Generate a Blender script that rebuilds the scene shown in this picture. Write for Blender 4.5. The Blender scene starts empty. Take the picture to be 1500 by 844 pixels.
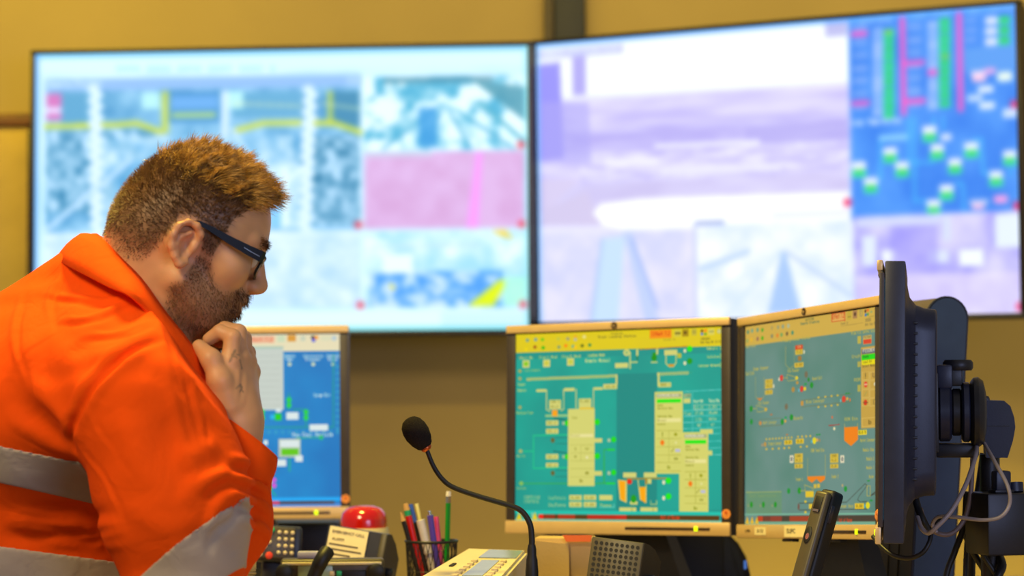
import bpy, bmesh, math, random
import numpy as np
from mathutils import Matrix, Vector, Euler
random.seed(7); rng = np.random.default_rng(7)
SC = bpy.context.scene
COL = SC.collection
R = math.radians

# ------------------------------------------------------------------ camera
FPX = 3542.0; PITCH = R(2.53); ROLL = R(-0.24); CAMZ = 1.10
_cb = Matrix.Rotation(PITCH, 3, 'X') @ Matrix.Rotation(-ROLL, 3, 'Y')     # camera frame (x right, y forward, z up) -> world
cam_d = bpy.data.cameras.new('camera'); cam = bpy.data.objects.new('camera', cam_d); COL.objects.link(cam)
cam_d.sensor_width = 36.0; cam_d.lens = 36.0 * FPX / 1500.0
_r, _f, _u = _cb @ Vector((1, 0, 0)), _cb @ Vector((0, 1, 0)), _cb @ Vector((0, 0, 1))
cam.matrix_world = Matrix(((_r.x, _u.x, -_f.x, 0), (_r.y, _u.y, -_f.y, 0), (_r.z, _u.z, -_f.z, CAMZ), (0, 0, 0, 1)))
cam_d.dof.use_dof = True; cam_d.dof.focus_distance = 3.02; cam_d.dof.aperture_fstop = 4.6
cam_d.clip_start = 0.05
SC.camera = cam
SC.view_settings.view_transform = 'Standard'; SC.view_settings.look = 'None'
SC.view_settings.exposure = 0.0; SC.view_settings.gamma = 1.0; SC.view_settings.use_curve_mapping = False

def at(px, py, d):
    """world point seen at photo pixel (px, py) at distance d along the room's depth axis"""
    v = _cb @ Vector(((px - 750) / FPX, 1.0, -(py - 422) / FPX))
    v *= d / v.y
    return Vector((v.x, v.y, v.z + CAMZ))
_cbi = np.array(_cb.transposed())
def proj(P):
    P = np.asarray(P, float) - np.array([0, 0, CAMZ])
    q = P @ _cbi.T
    return np.stack([750 + FPX * q[..., 0] / q[..., 1], 422 - FPX * q[..., 2] / q[..., 1]], -1), q[..., 1]

# ------------------------------------------------------------------ world and lamps
W = bpy.data.worlds.new('room_ambient'); SC.world = W; W.use_nodes = True
W.node_tree.nodes['Background'].inputs[0].default_value = (1.0, 0.90, 0.78, 1)
W.node_tree.nodes['Background'].inputs[1].default_value = 0.22
def lamp(name, kind, loc, target, power, color, size=0.5, size_y=None, spot=None, blend=.6):
    l = bpy.data.lights.new(name, kind); o = bpy.data.objects.new(name, l); COL.objects.link(o)
    l.energy = power; l.color = color
    if kind == 'AREA':
        l.shape = 'RECTANGLE' if size_y else 'DISK'; l.size = size
        if size_y: l.size_y = size_y
    else:
        l.shadow_soft_size = size
    if kind == 'SPOT': l.spot_size = R(spot); l.spot_blend = blend
    o.location = loc
    o.rotation_euler = (Vector(target) - Vector(loc)).to_track_quat('-Z', 'Y').to_euler()
    return o
# warm ceiling lamp over the desk, warm wall washers, cool glow of the other monitors of the control room behind the camera
lamp('ceiling_lamp', 'AREA', (-0.50, 3.20, 2.75), (-0.42, 2.85, 1.1), 60, (1.0, .76, .12), .4)
lamp('ceiling_lamp_front', 'AREA', (-1.3, 1.1, 2.75), (-0.4, 2.9, 1.1), 46, (1.0, .80, .42), .7)
lamp('wall_washer', 'AREA', (-.2, 4.95, 2.85), (-.2, 6.1, 1.75), 32, (1.0, .78, .04), 4.2, .25)
lamp('wall_washer_corner', 'SPOT', (-1.9, 4.5, 2.75), (-1.55, 6.2, 1.9), 75, (1.0, .78, .01), .25, spot=75, blend=1)
lamp('floor_washer', 'AREA', (1.0, 5.40, .12), (1.0, 5.92, .58), 8, (1.0, .80, .02), 1.3, .12)
lamp('monitor_bank_glow', 'AREA', (1.6, -.2, 1.5), (.3, 3.2, 1.1), 32, (.46, .56, 1.0), 1.4, .8)

# ------------------------------------------------------------------ materials
def srgb(c):
    c = np.asarray(c, float) / 255.0
    return np.where(c <= .04045, c / 12.92, ((c + .055) / 1.055) ** 2.4)
def mat(name, rgb, rough=.5, metal=0.0, var=.10, scale=40.0, bump=0.0, bscale=200.0, spec=.5, trans=0.0, alpha=1.0, sheen=0.0, coat=0.0, sss=0.0):
    m = bpy.data.materials.new(name); m.use_nodes = True
    nt = m.node_tree; b = nt.nodes['Principled BSDF']
    col = [float(x) for x in srgb(rgb)]
    tc = nt.nodes.new('ShaderNodeTexCoord'); nz = nt.nodes.new('ShaderNodeTexNoise')
    nz.inputs['Scale'].default_value = scale; nz.inputs['Detail'].default_value = 4
    nt.links.new(tc.outputs['Object'], nz.inputs['Vector'])
    rp = nt.nodes.new('ShaderNodeValToRGB')
    rp.color_ramp.elements[0].position = .3; rp.color_ramp.elements[1].position = .7
    rp.color_ramp.elements[0].color = [c * (1 - var) for c in col] + [1]
    rp.color_ramp.elements[1].color = [min(1, c * (1 + var)) for c in col] + [1]
    nt.links.new(nz.outputs['Fac'], rp.inputs['Fac']); nt.links.new(rp.outputs['Color'], b.inputs['Base Color'])
    b.inputs['Roughness'].default_value = rough; b.inputs['Metallic'].default_value = metal
    b.inputs['Specular IOR Level'].default_value = spec
    b.inputs['Transmission Weight'].default_value = trans; b.inputs['Alpha'].default_value = alpha
    b.inputs['Sheen Weight'].default_value = sheen; b.inputs['Coat Weight'].default_value = coat
    b.inputs['Subsurface Weight'].default_value = sss
    if bump:
        n2 = nt.nodes.new('ShaderNodeTexNoise'); n2.inputs['Scale'].default_value = bscale; n2.inputs['Detail'].default_value = 3
        nt.links.new(tc.outputs['Object'], n2.inputs['Vector'])
        bp = nt.nodes.new('ShaderNodeBump'); bp.inputs['Strength'].default_value = bump; bp.inputs['Distance'].default_value = .002
        nt.links.new(n2.outputs['Fac'], bp.inputs['Height']); nt.links.new(bp.outputs['Normal'], b.inputs['Normal'])
    return m
def emis(name, rgb, strength=1.0, base=(10, 10, 10)):
    m = mat(name, base, .4)
    b = m.node_tree.nodes['Principled BSDF']
    b.inputs['Emission Color'].default_value = [float(x) for x in srgb(rgb)] + [1]; b.inputs['Emission Strength'].default_value = strength
    return m
def screen_mat(name, strength):
    m = bpy.data.materials.new(name); m.use_nodes = True; nt = m.node_tree; b = nt.nodes['Principled BSDF']
    a = nt.nodes.new('ShaderNodeVertexColor'); a.layer_name = 'picture'
    nt.links.new(a.outputs['Color'], b.inputs['Emission Color']); b.inputs['Emission Strength'].default_value = strength
    b.inputs['Base Color'].default_value = (.012, .012, .014, 1); b.inputs['Roughness'].default_value = .45; b.inputs['Specular IOR Level'].default_value = .25
    return m
M = dict(
    wall=mat('wall_paint', (180, 154, 108), .85, var=.05, scale=3, bump=.08, bscale=120, spec=.2),
    floor=mat('carpet', (70, 66, 62), .95, var=.2, scale=90, bump=.3, bscale=300),
    desk=mat('desk_laminate', (150, 130, 100), .45, var=.06, scale=12),
    silver=mat('silver_plastic', (224, 190, 134), .38, .25, var=.03, scale=60),
    black=mat('black_plastic', (30, 29, 33), .42, var=.10, scale=60, bump=.05, bscale=600),
    side=mat('charcoal_plastic', (58, 50, 52), .45, var=.08, scale=50),
    graphite=mat('graphite_plastic', (38, 42, 62), .40, var=.10, scale=50, bump=.05, bscale=500),
    navy=mat('cool_lit_grey', (44, 62, 88), .55, var=.08, scale=40, bump=.06, bscale=500),  # column front: cool light on that face put into its colour
    panel=mat('warm_lit_brown', (92, 80, 70), .6, var=.08, scale=20),  # column side: warm light on that face put into its colour
    rubber=mat('black_rubber', (16, 16, 18), .5, var=.1),
    bezel_tv=mat('tv_bezel', (34, 30, 36), .35, var=.05),
    trunk=mat('grey_trunking', (34, 34, 60), .55, var=.05),
    trunk2=mat('brown_trunking', (84, 70, 62), .6, var=.05),
    wood=mat('brown_wood', (112, 66, 30), .5, var=.2, scale=25),
    board=mat('pinboard_cloth', (200, 168, 104), .9, var=.07, scale=14, bump=.15, bscale=250),
    cable=mat('grey_cable', (150, 138, 136), .4, var=.06),
    cablebk=mat('black_cable', (22, 22, 24), .45, var=.1),
    beige=mat('beige_plastic', (222, 206, 160), .45, var=.04, scale=30),
    paper=mat('paper_label', (238, 222, 178), .8, var=.04, scale=20),
    ink=mat('printed_ink', (92, 78, 62), .8, var=.05),
    inkdk=mat('dark_ink', (34, 32, 40), .8, var=.05),
    lcd=mat('grey_lcd', (142, 158, 158), .2, var=.05),
    olive=mat('olive_black_plastic', (78, 70, 50), .42, var=.10, scale=50),
    key=mat('pale_keys', (214, 196, 158), .5, var=.05),
    keygreen=mat('green_key', (30, 170, 110), .45, var=.05), keyred=mat('red_key', (226, 62, 24), .45, var=.05),
    red=mat('red_dome_plastic', (186, 14, 4), .16, var=.06, spec=.6, coat=.6),
    card=mat('kraft_card', (206, 172, 108), .8, var=.10, scale=18, bump=.1, bscale=60),
    tab=mat('orange_tab', (214, 92, 24), .6, var=.08),
    chrome=mat('chrome', (225, 215, 190), .15, 1.0, var=.02),
    foam=mat('foam_windscreen', (38, 34, 34), .98, var=.25, scale=500, bump=.8, bscale=900, spec=.1),
    copper=mat('copper_ring', (196, 92, 44), .3, .6, var=.05),
    wire=mat('wire_mesh_grey', (70, 66, 62), .4, .6, var=.1),
    p_red=mat('red_barrel', (200, 20, 18), .3), p_blue=mat('blue_barrel', (52, 92, 190), .3), p_yellow=mat('cream_barrel', (240, 226, 140), .4),
    p_white=mat('white_barrel', (226, 216, 206), .35), p_purple=mat('purple_barrel', (96, 74, 190), .3), p_pink=mat('pink_barrel', (238, 72, 128), .35),
    p_green=mat('green_pencil_paint', (16, 140, 40), .35), p_black=mat('black_barrel', (42, 36, 34), .35), p_woodtip=mat('sharpened_wood', (206, 160, 96), .7),
    p_erase=mat('white_eraser', (240, 232, 214), .7),
    badge=mat('dark_badge', (74, 58, 44), .3, .3), badge_l=mat('badge_mark', (206, 178, 130), .3, .3),
    oranges=mat('orange_sticker', (238, 150, 70), .5), led=emis('green_led', (225, 255, 0), 1.6),
)

# ------------------------------------------------------------------ mesh building
I4 = Matrix.Identity(4)
def TR(loc, rot=(0, 0, 0)): return Matrix.Translation(loc) @ Euler(rot, 'XYZ').to_matrix().to_4x4()
def frame(origin, xdir, zhint=(0, 0, 1)):
    """frame whose x axis runs along xdir"""
    x = Vector(xdir).normalized(); z = Vector(zhint); y = z.cross(x).normalized(); z = x.cross(y)
    o = Vector(origin)
    return Matrix(((x.x, y.x, z.x, o.x), (x.y, y.y, z.y, o.y), (x.z, y.z, z.z, o.z), (0, 0, 0, 1)))
class MB:
    def __init__(s): s.v = []; s.f = []
    def add(s, vs, fs, m=I4):
        n = len(s.v); s.v += [tuple(m @ Vector(p)) for p in vs]; s.f += [tuple(i + n for i in f) for f in fs]; return s
    def bm(s, bm, m=I4):
        bm.verts.index_update(); s.add([v.co[:] for v in bm.verts], [[v.index for v in f.verts] for f in bm.faces], m); bm.free(); return s
    def box(s, c, d, m=I4, r=0.0, seg=2):
        bm = bmesh.new(); bmesh.ops.create_cube(bm, size=1.0)
        for v in bm.verts: v.co = Vector((v.co.x * d[0] + c[0], v.co.y * d[1] + c[1], v.co.z * d[2] + c[2]))
        if r > 0: bmesh.ops.bevel(bm, geom=bm.edges[:], offset=r, segments=seg, affect='EDGES', profile=.5)
        return s.bm(bm, m)
    def tube(s, path, rad, n=10, m=I4, caps=True, closed=False):
        P = [Vector(p) for p in path]; k = len(P)
        rad = [rad] * k if isinstance(rad, (int, float)) else rad
        vs = []; fs = []; up = None
        for i in range(k):
            a = P[(i - 1) % k] if (closed or i > 0) else P[i]; b = P[(i + 1) % k] if (closed or i < k - 1) else P[i]
            t = (b - a).normalized()
            if up is None: up = Vector((0, 0, 1)) if abs(t.z) < .9 else Vector((1, 0, 0))
            x = up.cross(t).normalized(); y = t.cross(x).normalized(); up = y
            for j in range(n):
                q = 2 * math.pi * j / n; vs.append(P[i] + (x * math.cos(q) + y * math.sin(q)) * rad[i])
        for i in range(k if closed else k - 1):
            for j in range(n):
                i2 = (i + 1) % k
                fs.append((i * n + j, i * n + (j + 1) % n, i2 * n + (j + 1) % n, i2 * n + j))
        if caps and not closed: fs += [tuple(range(n))[::-1], tuple((k - 1) * n + j for j in range(n))]
        return s.add(vs, fs, m)
    def lathe(s, prof, n=24, m=I4, squash=(1, 1)):
        vs = []; fs = []; k = len(prof)
        for r_, z in prof:
            for j in range(n):
                q = 2 * math.pi * j / n; vs.append((r_ * math.cos(q) * squash[0], r_ * math.sin(q) * squash[1], z))
        for i in range(k - 1):
            for j in range(n): fs.append((i * n + j, i * n + (j + 1) % n, (i + 1) * n + (j + 1) % n, (i + 1) * n + j))
        fs += [tuple(range(n))[::-1], tuple((k - 1) * n + j for j in range(n))]
        return s.add(vs, fs, m)
    def prism(s, poly, y0, y1, m=I4):
        """polygon in local x,z extruded along y"""
        n = len(poly); vs = [(p[0], y0, p[1]) for p in poly] + [(p[0], y1, p[1]) for p in poly]
        fs = [tuple(range(n)), tuple(range(n, 2 * n))[::-1]] + [(i, i + n, (i + 1) % n + n, (i + 1) % n) for i in range(n)]
        return s.add(vs, fs, m)
    def loft(s, rings, m=I4, cap=True):
        n = len(rings[0]); vs = [p for r_ in rings for p in r_]; fs = []
        for i in range(len(rings) - 1):
            for j in range(n): fs.append((i * n + j, i * n + (j + 1) % n, (i + 1) * n + (j + 1) % n, (i + 1) * n + j))
        if cap: fs += [tuple(range(n))[::-1], tuple((len(rings) - 1) * n + j for j in range(n))]
        return s.add(vs, fs, m)
    def build(s, name, material, parent=None, m=None, smooth=40, bevel=0.0):
        me = bpy.data.meshes.new(name); me.from_pydata(s.v, [], s.f)
        b = bmesh.new(); b.from_mesh(me); bmesh.ops.recalc_face_normals(b, faces=b.faces[:]); b.to_mesh(me); b.free()
        me.materials.append(M[material] if isinstance(material, str) else material)
        if smooth:
            me.polygons.foreach_set('use_smooth', [True] * len(me.polygons)); me.set_sharp_from_angle(angle=R(smooth))
        o = bpy.data.objects.new(name, me); COL.objects.link(o)
        if parent is not None: o.parent = parent
        if m is not None:
            if parent is None: o.matrix_world = m
            else: o.matrix_local = m
        return o
def tag(o, label=None, cat=None, group=None, kind=None):
    for k, v in (('label', label), ('category', cat), ('group', group), ('kind', kind)):
        if v: o[k] = v
    return o
def thing(name, label, cat, m=I4, group=None):
    o = bpy.data.objects.new(name, None); COL.objects.link(o); o.matrix_world = m; o.empty_display_size = .05
    return tag(o, label, cat, group)
def lettering(text, size, material, parent, m, name='lettering', extrude=.0002, align='CENTER'):
    cu = bpy.data.curves.new(name, 'FONT'); cu.body = text; cu.size = size; cu.extrude = extrude; cu.align_x = align; cu.align_y = 'CENTER'; cu.resolution_u = 2
    o = bpy.data.objects.new(name, cu); COL.objects.link(o)
    dg = bpy.context.evaluated_depsgraph_get(); me = bpy.data.meshes.new_from_object(o.evaluated_get(dg))
    bpy.data.objects.remove(o); me.materials.clear(); me.materials.append(M[material])
    o = bpy.data.objects.new(name, me); COL.objects.link(o); o.parent = parent; o.matrix_local = m
    return o
FACE = Matrix.Rotation(R(90), 4, 'X')      # lettering plane -> local x/z plane facing -y

# ------------------------------------------------------------------ setting
DESK = .76
WY = R(-5.7); WO = Vector((-.535, 6.10, 0))
WM = Matrix.Translation(WO) @ Matrix.Rotation(WY, 4, 'Z')        # wall frame: x along the wall, -y into the room
tag(MB().box((.2, .06, 1.45), (6.0, .12, 2.9)).build('wall_back', 'wall', m=WM), kind='structure')
tag(MB().box((0, 3.0, -.05), (6.4, 7.4, .1)).build('floor', 'floor'), kind='structure')
def wall_pt(px, py, off=0.0):
    """point on the back wall (offset into the room) under a pixel, in wall coordinates (x, z)"""
    a = at(px, py, 1.0) - Vector((0, 0, CAMZ)); inv = WM.inverted()
    o = inv @ Vector((0, 0, CAMZ)); d = inv.to_3x3() @ a
    t = (-off - o.y) / d.y; p = o + d * t
    return p.x, p.z
# cable trunking that runs up the wall between the two big screens
t = thing('cable_trunking', 'dark grey vertical cable trunking on the wall between the two big screens', 'trunking', WM)
x0, _ = wall_pt(814, 30); x1, _ = wall_pt(858, 30); xs, _ = wall_pt(797, 30)
MB().box(((x0 + x1) / 2, -.021, 1.45), (x1 - x0, .04, 2.9), r=.004).build('cover', 'trunk', t)
MB().box(((xs + x0) / 2 - .001, -.013, 1.45), (x0 - xs - .003, .024, 2.9), r=.003).build('side_channel', 'trunk2', t)
# pinboard at the left edge
t = thing('pinboard', 'beige pinboard with a brown wooden top rail at the left edge', 'pinboard', WM)
bx1, bz1 = wall_pt(44, 186); bx0 = bx1 - 1.0; _, bz0 = wall_pt(20, 560); _, bzt = wall_pt(20, 168)
MB().box(((bx0 + bx1) / 2, -.009, (bz0 + bz1) / 2), (1.0, .016, bz1 - bz0), r=.002).build('panel', 'board', t)
MB().box(((bx0 + bx1) / 2 + .006, -.016, (bz1 + bzt) / 2), (1.012, .03, bzt - bz1), r=.004).build('top_rail', 'wood', t)
MB().box((bx1 + .006, -.012, (bz1 * .62 + bz0 * .38)), (.011, .022, (bz1 - bz0) * .72), r=.002).build('dark_strip', 'bezel_tv', t)  # dark strip down the right side of the board
# desk (carries everything; just under the picture's lower edge)
def desk():
    t = thing('control_desk', 'wide laminate control desk carrying the monitors and radios', 'desk', TR((0, 0, 0)))
    poly = [(-.44, 2.42), (1.25, 2.42), (1.25, 4.5), (-1.25, 4.5), (-1.25, 3.75), (-.44, 3.55)]
    n = len(poly); mb = MB()
    mb.add([(x, y, DESK - .035) for x, y in poly] + [(x, y, DESK) for x, y in poly],
           [tuple(range(n))[::-1], tuple(range(n, 2 * n))] + [(i, (i + 1) % n, (i + 1) % n + n, i + n) for i in range(n)])
    mb.build('worktop', 'desk', t)
    for x, y in ((-.36, 2.5), (1.17, 2.5), (1.17, 4.42), (-1.17, 4.42)):
        MB().box((x, y, (DESK - .035) / 2), (.06, .06, DESK - .035), r=.004).build('leg', 'black', t)
desk()
# ------------------------------------------------------------------ pictures on the screens (drawn into a colour attribute of each display's own grid)
_G = ("0000000000 00005F0000 0007000700 147F147F14 242A7F2A12 2313086462 3649562050 0008070300 001C224100 0041221C00 2A1C7F1C2A 08083E0808 0080703000 0808080808 0000606000 2010080402 "
      "3E5149453E 00427F4000 7249494946 2141494D33 1814127F10 2745454539 3C4A494931 4121110907 3649494936 464949291E 0000140000 0040340000 0008142241 1414141414 0041221408 0201590906 "
      "3E415D594E 7C1211127C 7F49494936 3E41414122 7F4141413E 7F49494941 7F09090901 3E41415173 7F0808087F 00417F4100 2040413F01 7F08142241 7F40404040 7F021C027F 7F0408107F 3E4141413E "
      "7F09090906 3E4151215E 7F09192946 2649494932 03017F0103 3F4040403F 1F2040201F 3F4038403F 6314081463 0304780403 6159494D43 007F414141 0204081020 004141417F 0402010204 4040404040 "
      "0003070800 2054547840 7F28444438 3844444428 384444287F 3854545418 00087E0902 18A4A49C78 7F08040478 00447D4000 2040403D00 7F10284400 00417F4000 7C04780478 7C08040478 3844444438 "
      "FC18242418 18242418FC 7C08040408 4854545424 04043F4424 3C4040207C 1C2040201C 3C4030403C 4428102844 4C9090907C 4464544C44").split()
def glyph(ch):
    i = ord(ch) - 32
    if not 0 <= i < len(_G): i = 0
    b = bytes.fromhex(_G[i]); return np.array([[(b[c] >> r_) & 1 for c in range(5)] for r_ in range(8)], bool)
def vnoise(h, w, cells, seed, octaves=3):
    g = np.random.default_rng(seed); out = np.zeros((h, w)); amp = 1.0; tot = 0
    for o in range(octaves):
        cy, cx = max(2, int(cells * h / w) + 1), cells + 1
        a = g.random((cy + 1, cx + 1)); y = np.linspace(0, cy - .001, h); x = np.linspace(0, cx - .001, w)
        yi, xi = y.astype(int), x.astype(int); fy, fx = (y - yi)[:, None], (x - xi)[None]
        fy, fx = fy * fy * (3 - 2 * fy), fx * fx * (3 - 2 * fx)
        v = (a[np.ix_(yi, xi)] * (1 - fy) * (1 - fx) + a[np.ix_(yi + 1, xi)] * fy * (1 - fx) + a[np.ix_(yi, xi + 1)] * (1 - fy) * fx + a[np.ix_(yi + 1, xi + 1)] * fy * fx)
        out += v * amp; tot += amp; amp *= .55; cells *= 2
    return out / tot
class Canvas:
    def __init__(s, pose, w, h, nx, ny, bg, ss=3):
        s.inv = pose.inverted(); s.w, s.h, s.nx, s.ny, s.ss = w, h, nx, ny, ss
        s.W, s.H = nx * ss, ny * ss; s.im = np.empty((s.H, s.W, 3)); s.im[:] = bg
        s.o = s.inv @ Vector((0, 0, CAMZ))
    def uv(s, x, y):                     # photo pixel -> point of the display, in canvas cells
        d = s.inv.to_3x3() @ (at(x, y, 1.0) - Vector((0, 0, CAMZ))); t = -s.o.y / d.y; p = s.o + d * t
        return ((p.x / s.w + .5) * s.W, (.5 - p.z / s.h) * s.H)
    def sc(s, x, y):
        a = s.uv(x, y); b = s.uv(x + 4, y); c = s.uv(x, y + 4); return (b[0] - a[0]) / 4, (c[1] - a[1]) / 4
    def _fill(s, x0, y0, x1, y1, c, a=1.0):
        x0, x1, y0, y1 = max(0, round(x0)), min(s.W, round(x1)), max(0, round(y0)), min(s.H, round(y1))
        if x1 > x0 and y1 > y0: s.im[y0:y1, x0:x1] = s.im[y0:y1, x0:x1] * (1 - a) + np.array(c, float) * a
    def rect(s, x0, y0, x1, y1, c, a=1.0):
        q = s.uv((x0 + x1) / 2, (y0 + y1) / 2); k = s.sc((x0 + x1) / 2, (y0 + y1) / 2)
        w, h = abs(x1 - x0) * k[0] / 2, abs(y1 - y0) * k[1] / 2; s._fill(q[0] - w, q[1] - h, q[0] + w, q[1] + h, c, a)
    def box(s, x0, y0, x1, y1, c, lw=.8):
        for q in ((x0, y0, x1, y0 + lw), (x0, y1 - lw, x1, y1), (x0, y0, x0 + lw, y1), (x1 - lw, y0, x1, y1)): s.rect(*q, c)
    def band(s, v0, v1, c, u0=0.0, u1=1.0, a=1.0): s._fill(u0 * s.W, v0 * s.H, u1 * s.W, v1 * s.H, c, a)
    def _poly(s, q, c, a=1.0):
        q = np.array(q); x0, y0 = np.maximum(np.floor(q.min(0)).astype(int), 0); x1, y1 = np.ceil(q.max(0)).astype(int); x1, y1 = min(x1 + 1, s.W), min(y1 + 1, s.H)
        if x1 <= x0 or y1 <= y0: return
        X, Y = np.meshgrid(np.arange(x0, x1) + .5, np.arange(y0, y1) + .5); ins = np.zeros(X.shape, bool); n = len(q)
        for i in range(n):
            (ax, ay), (bx, by) = q[i], q[(i + 1) % n]
            if ay == by: continue
            ins ^= ((ay > Y) != (by > Y)) & (X < (bx - ax) * (Y - ay) / (by - ay) + ax)
        reg = s.im[y0:y1, x0:x1]; reg[ins] = reg[ins] * (1 - a) + np.array(c, float) * a
    def poly(s, pts, c, a=1.0): s._poly([s.uv(*p) for p in pts], c, a)
    def line(s, pts, wd, c, a=1.0):
        q = [np.array(s.uv(*p)) for p in pts]; k = s.sc(*pts[0]); hw = max(wd * min(k) / 2, 1.3)
        for p0, p1 in zip(q, q[1:]):
            d = p1 - p0; L = np.hypot(*d)
            if L < 1e-6: continue
            n = np.array([-d[1], d[0]]) / L * hw; e = d / L * hw * .8
            s._poly([p0 + n - e, p1 + n + e, p1 - n + e, p0 - n - e], c, a)
    def dot(s, x, y, r_, c, ry=None, a=1.0):
        q = s.uv(x, y); k = s.sc(x, y); ry = ry or r_
        s._poly([(q[0] + r_ * k[0] * math.cos(t), q[1] + ry * k[1] * math.sin(t)) for t in np.linspace(0, 2 * math.pi, 15)[:-1]], c, a)
    def text(s, t, x0, x1, y, h, c):
        q0, q1 = s.uv(x0, y), s.uv(x1, y); H = h * s.sc((x0 + x1) / 2, y)[1]; n = len(t) * 6 - 1; cw = (q1[0] - q0[0]) / n; rh = H / 7; c = np.array(c, float)
        for i, ch in enumerate(t):
            g = glyph(ch)
            for r_, k in zip(*np.nonzero(g)):
                s._fill(q0[0] + (i * 6 + k) * cw - .5, q0[1] - H / 2 + r_ * rh, q0[0] + (i * 6 + k + 1) * cw + .5, q0[1] - H / 2 + (r_ + 1) * rh, c)
    def noise(s, x0, y0, x1, y1, c0, c1, cells, seed, a=1.0, stretch=1, lo=.25, hi=.75):
        p, q = s.uv(x0, (y0 + y1) / 2), s.uv(x1, (y0 + y1) / 2); t, b = s.uv((x0 + x1) / 2, y0), s.uv((x0 + x1) / 2, y1)
        X0, X1, Y0, Y1 = max(0, round(p[0])), min(s.W, round(q[0])), max(0, round(t[1])), min(s.H, round(b[1])); h, w = Y1 - Y0, X1 - X0
        n = vnoise(h, max(2, w // stretch), cells, seed) if stretch > 1 else vnoise(h, w, cells, seed)
        if stretch > 1: n = np.repeat(n, stretch + 1, 1)[:, :w]
        n = np.clip((n - lo) / (hi - lo), 0, 1)[..., None]; reg = s.im[Y0:Y1, X0:X1]
        reg[:] = reg * (1 - a) + a * (np.array(c0, float) * (1 - n) + np.array(c1, float) * n)
    def soften(s, r_):
        for ax in (0, 1):
            for _ in range(2):
                p = np.pad(s.im, [(r_, r_) if k == ax else (0, 0) for k in range(3)], mode='edge'); q = np.cumsum(p, ax); q = np.concatenate([np.zeros_like(np.take(q, [0], ax)), q], ax); n = s.im.shape[ax]
                s.im = (np.take(q, range(2 * r_ + 1, 2 * r_ + 1 + n), ax) - np.take(q, range(0, n), ax)) / (2 * r_ + 1)
    def build(s, name, parent, material, depth=.0):
        im = s.im.reshape(s.ny, s.ss, s.nx, s.ss, 3).mean((1, 3)); nx, ny = s.nx, s.ny
        xs = (np.arange(nx) / (nx - 1) - .5) * s.w; zs = (.5 - np.arange(ny) / (ny - 1)) * s.h
        V = np.zeros((ny, nx, 3)); V[..., 0] = xs[None]; V[..., 2] = zs[:, None]; V[..., 1] = depth
        i = np.arange(ny * nx).reshape(ny, nx); F = np.stack([i[:-1, :-1], i[1:, :-1], i[1:, 1:], i[:-1, 1:]], -1).reshape(-1, 4)
        o = mesh_np(name, V.reshape(-1, 3), F, material, parent, smooth=False)
        at_ = o.data.color_attributes.new('picture', 'FLOAT_COLOR', 'POINT'); c = np.ones((ny * nx, 4)); c[:, :3] = srgb(np.clip(im, 0, 255)).reshape(-1, 3)
        at_.data.foreach_set('color', c.astype(np.float32).ravel()); return o
def mesh_np(name, V, F, material, parent=None, smooth=True):
    me = bpy.data.meshes.new(name); V = np.asarray(V, np.float32); F = np.asarray(F, np.int32); k = F.shape[1]
    me.vertices.add(len(V)); me.vertices.foreach_set('co', V.ravel()); me.loops.add(F.size); me.loops.foreach_set('vertex_index', F.ravel())
    me.polygons.add(len(F)); me.polygons.foreach_set('loop_start', np.arange(0, F.size, k, dtype=np.int32)); me.polygons.foreach_set('loop_total', np.full(len(F), k, np.int32))
    me.update(calc_edges=True); me.validate()
    me.materials.append(M[material] if isinstance(material, str) else material)
    if smooth: me.polygons.foreach_set('use_smooth', np.ones(len(me.polygons), bool))
    o = bpy.data.objects.new(name, me); COL.objects.link(o)
    if parent is not None: o.parent = parent
    return o
def pose(x, y, z, yaw, tilt, roll):
    return Matrix.Translation((x, y, z + CAMZ)) @ Matrix.Rotation(R(yaw), 4, 'Z') @ Matrix.Rotation(R(tilt), 4, 'X') @ Matrix.Rotation(R(roll), 4, 'Y')
SW, SH = .376, .301; TVW, TVH = 1.2097, .6804
P_LS = pose(-.5621, 5.8224, .4961, -5.69, .01, .02); P_RS = pose(.589, 5.6003, .5165, -29.56, .95, .06)
P_M1 = pose(-.4889, 4.229, -.0438, -.86, -.82, -.38); P_M2 = pose(.1637, 3.8257, -.0497, -32.53, -2.41, -.91); P_M3 = pose(.429, 3.5179, -.0392, -66.75, -2.23, -2.68)

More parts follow.
